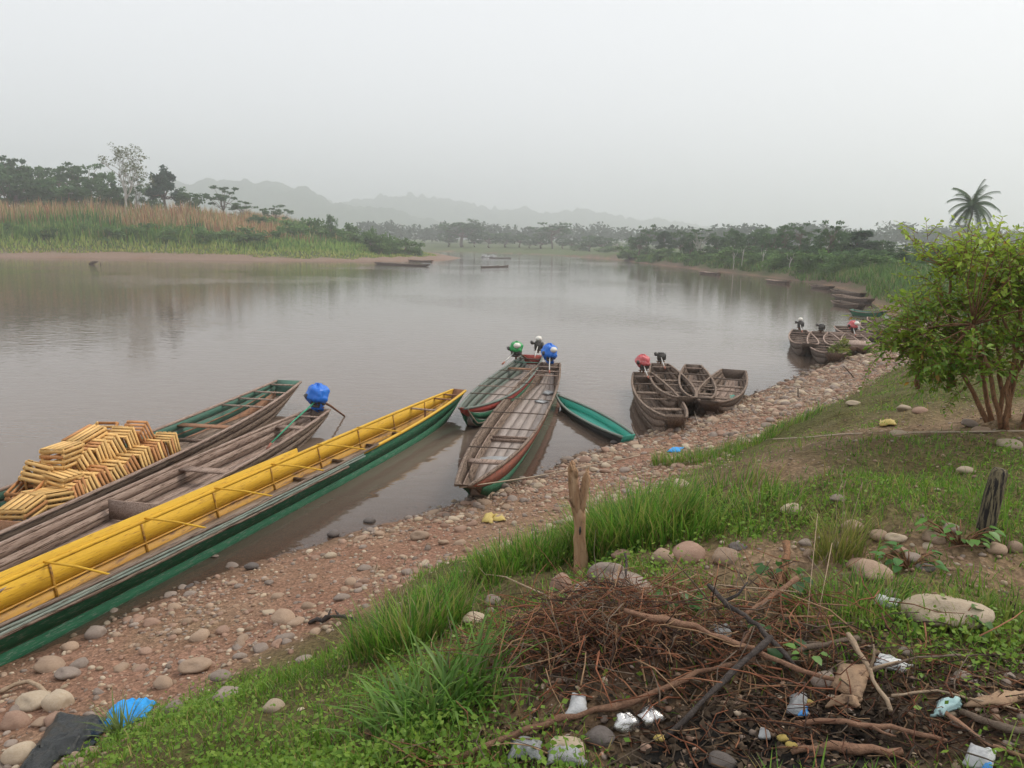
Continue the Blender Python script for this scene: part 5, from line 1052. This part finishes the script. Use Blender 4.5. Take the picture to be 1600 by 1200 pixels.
for j, (px, py, w, h_, mn, lab) in enumerate(CH):
    q = G(px, py + h_ * .35); D = float((q - CAM) @ c_f); sw, sh = w * D / FPX * 1.12, h_ * D / FPX
    put_stone((q[0], q[1] + sw * .3, q[2] + sh * .22), (sw, sw * .85, max(sh * .98, sw * .45)), mn, lab, None, (j * 1.7) % .7 - .35, ((j * .37) % .3 - .15, 0), j, 'boulder' if w > 33 else 'stone')

# ------------------------------------------------------------------ stakes and ropes
q = G(906, 895); D = float((q - CAM) @ c_f); u_ = D / FPX
r_ = empty('forked_stake', q, 'pale splintered stake with a forked top on the brow of the bank', 'stake'); rs = np.random.default_rng(3)
mb = MB(); pts = np.array([(0, 0, -.05), (.004, 0, .04), (.003, 0, .10), (-.004, 0, .16), (-.01, .0, .22), (-.008, 0, .28), (-.014, 0, .34), (-.02, 0, .40), (-.024, 0, .43)]) * (1, 1, D / 4.6); mb.tube(pts, np.array([.048, .042, .039, .035, .036, .034, .037, .036, .012]) * D / 4.6, 12, jit=.32); link('stem', mb.mesh('stem', M['stake'], False), r_)
k = D / 4.6; mb = MB(); mb.tube(np.array([(-.020, 0, .30), (-.036, 0, .44), (-.048, 0, .54), (-.056, 0, .60), (-.068, .01, .64), (-.062, .01, .67), (-.070, 0, .69)]) * k, np.array([.020, .033, .029, .029, .025, .016, .004]) * k, 10, jit=.7); link('prong', mb.mesh('prong', M['stake']), r_)
mb = MB(); mb.tube(np.array([(-.010, 0, .30), (-.002, 0, .44), (.014, 0, .53), (.022, .0, .58), (.021, 0, .61), (.030, 0, .635)]) * k, np.array([.018, .030, .025, .022, .017, .004]) * k, 10, jit=.7); link('prong', mb.mesh('prong', M['stake']), r_)
for bx, bz in ((-.062, .60), (-.07, .63), (.02, .57), (.026, .59)):
    mb = MB(); b0 = np.array((bx + rs.normal() * .01, rs.normal() * .012, bz)) * k; mb.tube([b0, b0 + (rs.normal() * .008, 0, .04), b0 + (rs.normal() * .016, 0, .07 + .04 * rs.random())], [.012, .008, .001], 4); link('splinter', mb.mesh('splinter', M['stake']), r_)
for i in range(5):
    mb = MB(); th = rs.random() * 6.28; b0 = np.array((-.03 + .03 * math.cos(th), .03 * math.sin(th), .40 + .05 * rs.random())) * k; mb.tube([b0, b0 + (rs.normal() * .012, 0, .05), b0 + (rs.normal() * .02, 0, .09 + .05 * rs.random())], [.009, .006, .001], 4); link('splinter', mb.mesh('splinter', M['stake']), r_)
mb = MB(); mb.tube(np.array([(-.012, -.043, .255), (-.012, -.047, .28), (-.012, -.043, .305)]) * k, np.array([.003, .008, .003]) * k, 6); link('knot_hole', mb.mesh('knot_hole', M['black_hull']), r_)
q = G(1537, 852); D = float((q - CAM) @ c_f); k = D / FPX; mb = MB()
mb.tube(np.array([(-3, 0, -10), (0, 0, 30), (6, 1, 80), (11, 2, 118), (12, 2, 124)]) * k, np.array([14, 14, 13.5, 12, 9]) * k, 9, jit=.2)
link('wooden_post', mb.mesh('wooden_post', M['post']), label='short charred wooden post leaning in the turf', cat='post', loc=q)
def rope(pts, rad, label, name='rope', mat='rope', cat='rope', sag=0.0):
    pts = np.array(pts, float); n = 26; uu = np.linspace(0, len(pts) - 1, n); pp = np.array([[np.interp(u, range(len(pts)), pts[:, k_]) for k_ in range(3)] for u in uu]); pp[:, 2] -= sag * 4 * (uu / uu[-1]) * (1 - uu / uu[-1])
    mb = MB(); mb.tube(pp, rad, 5); link(name, mb.mesh(name, M[mat]), label=label, cat=cat)
mD = Matrix.Translation(bD.location) @ bD.rotation_euler.to_matrix().to_4x4(); mE = Matrix.Translation(bE.location) @ bE.rotation_euler.to_matrix().to_4x4()
wp = lambda m_, p_: np.array(m_ @ Vector(p_))
e1 = G(845, 752); e2 = G(1000, 715); e3 = G(1170, 690)
rope([wp(mD, ptD(1, .92, 1)), wp(mD, ptD(1, .92, -1)) + (.05, -.05, .02), e1 + (0, 0, .16), e2 + (0, 0, .05)], .012, 'mooring rope from the grey canoe across the pebbles', sag=.05)
rope([wp(mE, ptE(.985, .9, 1)), wp(mE, ptE(.93, .35, 1)) + (0, -.15, -.0), wp(mD, ptD(.60, 1, -1))], .014, 'slack rope tying the green canoe to the grey one', sag=.08)
rp = [G(px, py) + (0, 0, .02) for px, py in ((1168, 692), (1210, 688), (1260, 686), (1320, 681), (1400, 679), (1500, 678), (1640, 676))]
rope(rp, .010, 'long pale cord stretched across the turf below the shrub', 'cord', cat='cord')
p0 = P(1072, 615, .45); rope([p0, G(1082, 640) + (0, 0, .1), G(1092, 668) + (0, 0, .03)], .014, 'mooring rope hanging from the second of the four canoes')
p0 = P(1100, 628, .45); rope([p0, G(1100, 640) + (0, 0, .1), G(1112, 650) + (0, 0, .03)], .014, 'mooring rope at the bow of the third canoe')
def pole(px0, py0, px1, py1, rad, label, mat='wood_grey', name='pole', h0=0.0, cat='stick'):
    a_ = G(px0, py0); D = float((a_ - CAM) @ c_f); b_ = CAM + ray(px1, py1) * D; mb = MB(); limb(mb, a_ - (0, 0, .05), b_, rad, rad * .75, np.random.default_rng(int(px0)), .015, 6, 6); link(name, mb.mesh(name, M[mat]), label=label, cat=cat)
pole(1003, 698, 987, 662, .022, 'mooring pole stuck in the shallows by the turquoise dugout', 'wood_grey')
pole(1248, 622, 1247, 606, .02, 'thin stick standing on the pebble slope', 'wood_dark'); pole(1338, 592, 1318, 572, .025, 'leaning stick on the pebbles near the leafy sprig', 'wood_dark')
b0 = [(0, 1086, .03), (25, 1078, .06), (45, 1075, .07), (62, 1080, .05), (72, 1088, .03)]; rope([G(px, py) + (0, 0, h_) for px, py, h_ in b0], .022, 'bent bleached stick lying on the shore stones', 'bent_stick', 'branch_pale', 'stick')

# ------------------------------------------------------------------ black plastic and blue cloth
def sheet(name, pts, mat, label, cat, seed, nu=26, nv=16, amp=.05, parent=None, fold=3.0, thick=.012, wav=.25):
    """crumpled cloth over four sight corners, humped in the middle"""
    rs = np.random.default_rng(seed); c4 = [G(*p_) for p_ in pts]; V = []
    u_, v_ = np.meshgrid(np.linspace(0, 1, nu), np.linspace(0, 1, nv)); u_, v_ = u_.ravel(), v_.ravel()
    Pn = (1 - u_)[:, None] * (1 - v_)[:, None] * c4[0] + u_[:, None] * (1 - v_)[:, None] * c4[1] + u_[:, None] * v_[:, None] * c4[2] + (1 - u_)[:, None] * v_[:, None] * c4[3]
    s = np.linalg.norm(c4[1] - c4[0]); amp = min(amp, .19 * s); edge = np.clip(np.minimum(np.minimum(u_, 1 - u_), np.minimum(v_, 1 - v_)) * 5, 0, 1)
    Pn[:, 0] += (fbm(u_ * 5, v_ * 5, seed) - .5) * s * wav; Pn[:, 1] += (fbm(u_ * 5, v_ * 5, seed + 3) - .5) * s * wav
    Pn[:, 2] = land(Pn[:, 0], Pn[:, 1])[0] + .03 + amp * edge * (.35 + .9 * fbm(u_ * fold, v_ * fold, seed + 5)) + amp * .75 * np.abs(fbm(u_ * fold * 2.2, v_ * fold * 2.2, seed + 7) - .5) * 2 * edge
    ii = np.arange(nu * nv).reshape(nv, nu); q = np.stack([ii[:-1, :-1], ii[:-1, 1:], ii[1:, 1:], ii[1:, :-1]], -1).reshape(-1, 4); n = len(Pn); V = np.vstack([Pn, Pn - (0, 0, thick)])
    rim = np.concatenate([ii[0], ii[1:, -1], ii[-1, -2::-1], ii[-2:0:-1, 0]]); rq = np.stack([rim, np.roll(rim, -1), np.roll(rim, -1) + n, rim + n], -1)[:, ::-1]
    return link(name, mesh_np(name, V, np.vstack([q, q[:, ::-1] + n, rq]), M[mat], None, False), parent, label, cat)
sheet('plastic_sheet', [(50, 1198), (150, 1168), (168, 1130), (85, 1120)], 'black_bag', 'crumpled black plastic on the stones at the turf edge', 'plastic', 3, 34, 22, amp=.22, fold=1.6)
sheet('plastic_sheet', [(20, 1230), (70, 1215), (110, 1160), (60, 1165)], 'black_bag', 'trailing fold of black plastic below the crumpled sheet', 'plastic', 8, amp=.14, fold=3)
sheet('blue_cloth', [(164, 1139), (228, 1126), (244, 1102), (172, 1114)], 'blue_cloth', 'bright blue cloth lying against the black plastic', 'cloth', 5, amp=.08, fold=2.5)
sheet('cloth_scrap', [(1042, 708), (1062, 708), (1068, 702), (1050, 702)], 'blue_cloth', 'small blue scrap on the pebbles near the dugout', 'cloth', 6, 8, 6, .03)
sheet('net_scrap', [(1136, 626), (1150, 625), (1150, 619), (1138, 618)], 'teal', 'turquoise scrap at the side of the broad canoe', 'cloth', 7, 8, 6, .10)
sheet('fallen_leaf', [(1374, 668), (1400, 668), (1398, 661), (1374, 660)], 'yellow_bit', 'yellow fallen leaf on the turf below the shrub', 'leaf', 9, 8, 6, .05)
sheet('banana_peel', [(752, 818), (770, 820), (772, 808), (758, 806)], 'yellow_bit', 'yellow peel on the pebbles', 'peel', 10, 8, 6, .05); sheet('banana_peel', [(770, 816), (790, 816), (786, 808), (772, 806)], 'yellow_bit', 'second yellow peel touching the first on the pebbles', 'peel', 11, 8, 6, .06)
sheet('white_rag', [(1362, 952), (1402, 958), (1406, 948), (1366, 940)], 'plastic_white', 'white plastic rag in the turf by the flat grey stone', 'rag', 12, 12, 8, .035)
sheet('striped_wrapper', [(1366, 1048), (1410, 1062), (1420, 1052), (1372, 1034)], 'stripe', 'white wrapper with dark stripes among the twigs', 'wrapper', 13, 14, 8, .045)
sheet('bark_slab', [(1505, 1120), (1570, 1120), (1610, 1092), (1560, 1095)], 'card', 'flat slab of brown bark lying in the twigs', 'bark', 14, 10, 6, .02)
sheet('cardboard', [(1296, 1085), (1345, 1105), (1360, 1055), (1310, 1048)], 'card', 'pale torn cardboard under the forked branch', 'cardboard', 15, 10, 8, .016, wav=.06)
sheet('teal_wrapper', [(1455, 1132), (1498, 1122), (1500, 1106), (1462, 1108)], 'plastic_teal', 'pale teal wrapper lying in the twigs', 'wrapper', 16, 10, 8, .03)
sheet('milk_carton', [(1502, 1205), (1548, 1212), (1556, 1185), (1515, 1172)], 'plastic_white', 'crushed white carton with a blue edge', 'carton', 17, 8, 6, .025, wav=.08)
sheet('carton_edge', [(1532, 1216), (1548, 1216), (1552, 1200), (1538, 1196)], 'plastic_blue', 'blue flap of the crushed white carton', 'carton', 18, 6, 5, .05)
sheet('dead_leaf', [(1290, 1118), (1340, 1118), (1345, 1106), (1300, 1108)], 'card', 'curled brown dead leaf by the ash', 'leaf', 19, 8, 6, .03)
sheet('plastic_bag', [(792, 1198), (850, 1200), (845, 1172), (800, 1168)], 'plastic_clear', 'grimy clear plastic bag at the foot of the tall grass', 'plastic', 20, 14, 10, .06)
sheet('plastic_bag', [(850, 1206), (915, 1206), (905, 1184), (858, 1184)], 'plastic_clear', 'torn clear plastic under the cream cobble', 'plastic', 21, 14, 10, .04)
sheet('plastic_bag', [(1228, 1128), (1262, 1128), (1258, 1095), (1232, 1100)], 'plastic_clear', 'crumpled clear bottle plastic with a blue cap end beside it', 'plastic', 22, 10, 8, .06)
sheet('blue_wrapper', [(1246, 1128), (1262, 1128), (1260, 1112), (1248, 1112)], 'plastic_blue', 'blue wrapper scrap on the crumpled clear plastic', 'wrapper', 23, 6, 6, .085)
sheet('paper_scrap', [(880, 1130), (918, 1128), (915, 1100), (895, 1098)], 'plastic_white', 'folded white paper scrap beneath the long brown branch', 'paper', 24, 8, 6, .025, wav=.1)
sheet('paper_scrap', [(1112, 1008), (1142, 1006), (1140, 984), (1116, 986)], 'plastic_clear', 'grey crushed plastic caught in the crossed branches', 'plastic', 25, 10, 8, .10)
sheet('white_scrap', [(1184, 1164), (1202, 1164), (1202, 1152), (1186, 1150)], 'plastic_white', 'white scrap on the black ash', 'scrap', 26, 5, 5, .03)
for i, (px, py, s, lab) in enumerate([(978, 1140, .085, 'crumpled ball of foil beside the small yellow peel'), (1015, 1132, .085, 'second crumpled ball of foil on the ash')]):
    q = G(px, py); link('foil_ball', blob(M['foil'], (s * 1.2, s, s * .9), 70 + i, 16, .6), label=lab, cat='foil', loc=(q[0], q[1], q[2] + s * .35))
for i, (px, py, lab) in enumerate([(1030, 1160, 'yellow fruit peel on the ash beside the charred stick'), (1222, 1160, 'orange fruit peel on the ash near the white scrap'), (1236, 1172, 'curled yellow peel touching the orange one'), (1266, 1104, 'yellow plastic cap by the clear bottle plastic')]):
    q = G(px, py); link('fruit_peel', blob(M['yellow_bit'], (.045, .03, .03), 80 + i, 10, .5), label=lab, cat='peel', loc=(q[0], q[1], q[2] + .018))

# ------------------------------------------------------------------ branches and twigs
def branch(pts, r0, r1, label, mat='branch', jit=.18, forks=(), name='branch'):
    W = [G(px, py) + (0, 0, h_) for px, py, h_ in pts]; n = 4 * (len(W) - 1) + 1; uu = np.linspace(0, len(W) - 1, n); W = np.array(W); rs = np.random.default_rng(int(pts[0][0] * 3 + pts[0][1]))
    pp = np.array([[np.interp(u, range(len(W)), W[:, k_]) for k_ in range(3)] for u in uu]) + rs.normal(size=(n, 3)) * r0 * .25
    r0, r1 = r0 * .8, r1 * .8; mb = MB(); mb.tube(pp, np.linspace(r0, r1, n) * (1 + .16 * rs.normal(size=n)), 9, jit=jit + .12)
    for f, dx, dy, dz, L_ in forks:
        b0 = pp[int(f * (n - 1))]; d = np.array((dx, dy, dz)) * L_; mb.tube([b0, b0 + d * .5 + rs.normal(size=3) * .01, b0 + d], [r1 * .9, r1 * .7, r1 * .35], 6, jit=jit)
    link(name, mb.mesh(name, M[mat], True), label=label, cat='branch')
branch([(690, 1205, .02), (800, 1165, .05), (900, 1138, .06), (1020, 1108, .07), (1085, 1080, .09), (1180, 1070, .12)], .017, .014, 'long curved reddish branch in front of the root heap', 'branch')
branch([(972, 1030, .24), (1060, 1046, .22), (1150, 1062, .18), (1240, 1084, .12), (1300, 1090, .08)], .020, .012, 'thick brown branch lying across the root heap', 'branch', forks=((.5, .3, .1, .4, .2),))
branch([(1042, 1165, .03), (1090, 1128, .07), (1140, 1090, .12), (1200, 1055, .18)], .014, .017, 'straight charred stick slanting up from the ash', 'branch_char')
branch([(1105, 985, .24), (1135, 1015, .22), (1180, 1040, .20), (1240, 1075, .10)], .016, .012, 'blackened forked stick over the crossed branches', 'branch_char', forks=((.3, .6, .1, .5, .18),))
branch([(1215, 1050, .08), (1270, 1035, .08), (1340, 1015, .06)], .017, .015, 'grey branch with a burnt end behind the ash', 'bark')
branch([(1150, 1010, .14), (1190, 995, .18), (1240, 965, .22)], .013, .015, 'dry brown branch leaning on the dead stump', 'branch')
branch([(980, 908, .02), (975, 930, .05), (1000, 962, .03)], .012, .010, 'weathered crooked stick at the long grey-green boulder', 'wood_grey'); branch([(962, 960, .03), (978, 928, .10), (975, 905, .16)], .010, .008, 'dark crooked stick crossing the weathered one', 'branch_char')
branch([(1320, 1035, .14), (1355, 1080, .10), (1390, 1130, .05)], .012, .010, 'tan forked branch poking up beside the cardboard', 'branch_pale', forks=((.6, .5, .1, .1, .25), (.5, .05, .05, .9, .12)))
branch([(1240, 1140, .03), (1320, 1146, .05), (1390, 1155, .05), (1480, 1170, .03)], .014, .010, 'branch burnt black at one end and red at the other', 'branch', forks=((.55, .3, -.4, .05, .2),))
branch([(1235, 1186, .03), (1320, 1184, .04), (1410, 1186, .03)], .021, .020, 'stout straight brown log lying below the burnt branch', 'branch')
branch([(1390, 1108, .06), (1460, 1100, .06), (1530, 1110, .04), (1610, 1125, .03)], .007, .005, 'long thin pale twig across the litter', 'branch_pale')
branch([(1360, 1075, .08), (1430, 1050, .07), (1510, 1040, .05), (1610, 1034, .04)], .008, .004, 'slender twig reaching over the turf', 'wood_grey')
branch([(960, 965, .12), (1040, 985, .18), (1120, 978, .22), (1240, 985, .20)], .006, .004, 'thin yellow stem along the top of the root heap', 'branch_pale'); branch([(1465, 1120, .04), (1530, 1165, .03), (1600, 1195, .03)], .010, .008, 'dark stick running off past the crushed carton', 'branch')
branch([(1500, 1130, .05), (1560, 1150, .04), (1620, 1160, .04)], .018, .016, 'decayed grey log end at the edge of the litter', 'bark')
branch([(720, 897, .03), (790, 912, .05), (870, 948, .04), (960, 970, .06)], .006, .005, 'thin yellow stem trailing over the turf to the root heap', 'branch_pale', forks=((.3, -.5, .2, .2, .2), (.6, .3, -.3, .1, .25)))
branch([(1215, 920, .02), (1218, 940, .10), (1225, 905, .22)], .030, .022, 'dead brown stump draped with vines', 'bark_red', .5, name='stump'); branch([(1265, 960, .03), (1275, 1010, .20), (1290, 950, .35)], .0026, .002, 'tall thin dry stem by the dead stump', 'branch_pale'); branch([(1258, 1010, .02), (1262, 960, .2), (1268, 905, .4)], .0026, .002, 'second tall dry stem by the dead stump', 'branch_pale')
branch([(1440, 872, .02), (1500, 862, .04), (1570, 862, .03), (1620, 868, .02)], .008, .006, 'dry stick along the trodden strip at the charred post', 'branch'); branch([(1395, 685, .03), (1450, 683, .05), (1490, 674, .03)], .012, .008, 'curved pale stick lying beside the long cord', 'branch_pale')
branch([(485, 975, .02), (520, 970, .05), (555, 972, .03)], .03, .02, 'dark waterlogged snag at the turf edge', 'branch_char', .6, ((.4, .2, .3, .5, .15), (.7, -.2, .2, .4, .12)))
# countless dry twigs and rootlets
rs = np.random.default_rng(91); tw = MB(); TC = np.array([(.28, .11, .06), (.34, .16, .09), (.19, .08, .048), (.38, .24, .14), (.075, .045, .035), (.16, .12, .09)])
def twigs(n, cx, cy, sx, sy, hmax, Lm, rad, dir_=None, dark=0.0):
    for _ in range(n):
        px = cx + rs.normal() * sx; py = cy + rs.normal() * sy
        x0, y0 = px, py; z0 = gz0(x0, y0) + hmax * rs.random() ** 1.5; th = rs.random() * 6.28 if dir_ is None else dir_ + rs.normal() * .6; L_ = Lm * (.4 + .9 * rs.random()); d = np.array((math.cos(th), math.sin(th), rs.normal() * .25)); p_ = np.array((x0, y0, z0)); pts = [p_]
        for _k in range(3):
            d = d + rs.normal(size=3) * .28; d[2] -= .05; d /= np.linalg.norm(d); p_ = p_ + d * L_ / 3; pts.append(p_)
        pts = np.array(pts); g_ = land(pts[:, 0], pts[:, 1])[0]; pts[:, 2] = np.maximum(pts[:, 2], g_ + .004)
        c0 = TC[rs.integers(len(TC))] * (.7 + .5 * rs.random()) * (1 - dark * rs.random()); r0 = rad * (.5 + .9 * rs.random()); tw.tube(pts, [r0, r0 * .9, r0 * .7, r0 * .4], 4, c=c0)
def gz0(x, y): return gz(x, y)
twigs(1050, .42, 3.55, .25, .18, .24, .26, .0027); twigs(420, .15, 3.85, .30, .18, .10, .30, .0025); twigs(420, 1.0, 3.3, .35, .22, .20, .32, .0035); twigs(620, 1.75, 2.8, .5, .24, .05, .22, .003, dark=.75); twigs(110, .95, 2.7, .35, .18, .03, .14, .003, dark=.85); twigs(110, .1, 2.75, .3, .2, .05, .28, .003); twigs(90, 1.3, 3.75, .2, .15, .25, .35, .003)
link('twig_litter', tw.mesh('twig_litter', M['twig'], False, True), label='tangle of dry reddish twigs and rootlets heaped round the ash', cat='twigs', kind='stuff')
# scraps of dead leaf and char
n = 3800; x = 1.1 + rs.normal(size=n) * .75; y = 2.95 + rs.normal(size=n) * .38; z = land(x, y)[0]; V, F, c_ = leaf_cloud(np.stack([x, y, z + .008], 1), np.full(n, .01), 1, .026, rs, .3, ((.012, .011, .010), (.15, .105, .07)), 1.5)
link('leaf_litter', mesh_np('leaf_litter', V, F, M['twig'], c_), label='scraps of dead leaf and char strewn among the twigs', cat='litter', kind='stuff')

# ------------------------------------------------------------------ haze
m, t, o = new_mat('haze_air'); v = N(t, 'ShaderNodeVolumePrincipled'); v.inputs['Color'].default_value = (.965, .98, 1.0, 1); v.inputs['Density'].default_value = HAZE; v.inputs['Anisotropy'].default_value = .72; t.links.new(v.outputs[0], o.inputs['Volume'])
mb = MB(); x0, x1, y0, y1 = GX[0] - 5, GX[-1] + 5, GY[0] - 5, GY[-1] + 5; mb.box(((x0 + x1) / 2, (y0 + y1) / 2, 100), (x1 - x0, y1 - y0, 210)); link('haze', mb.mesh('haze', m), kind='stuff', label='pale morning haze hanging over the whole river valley', cat='haze')
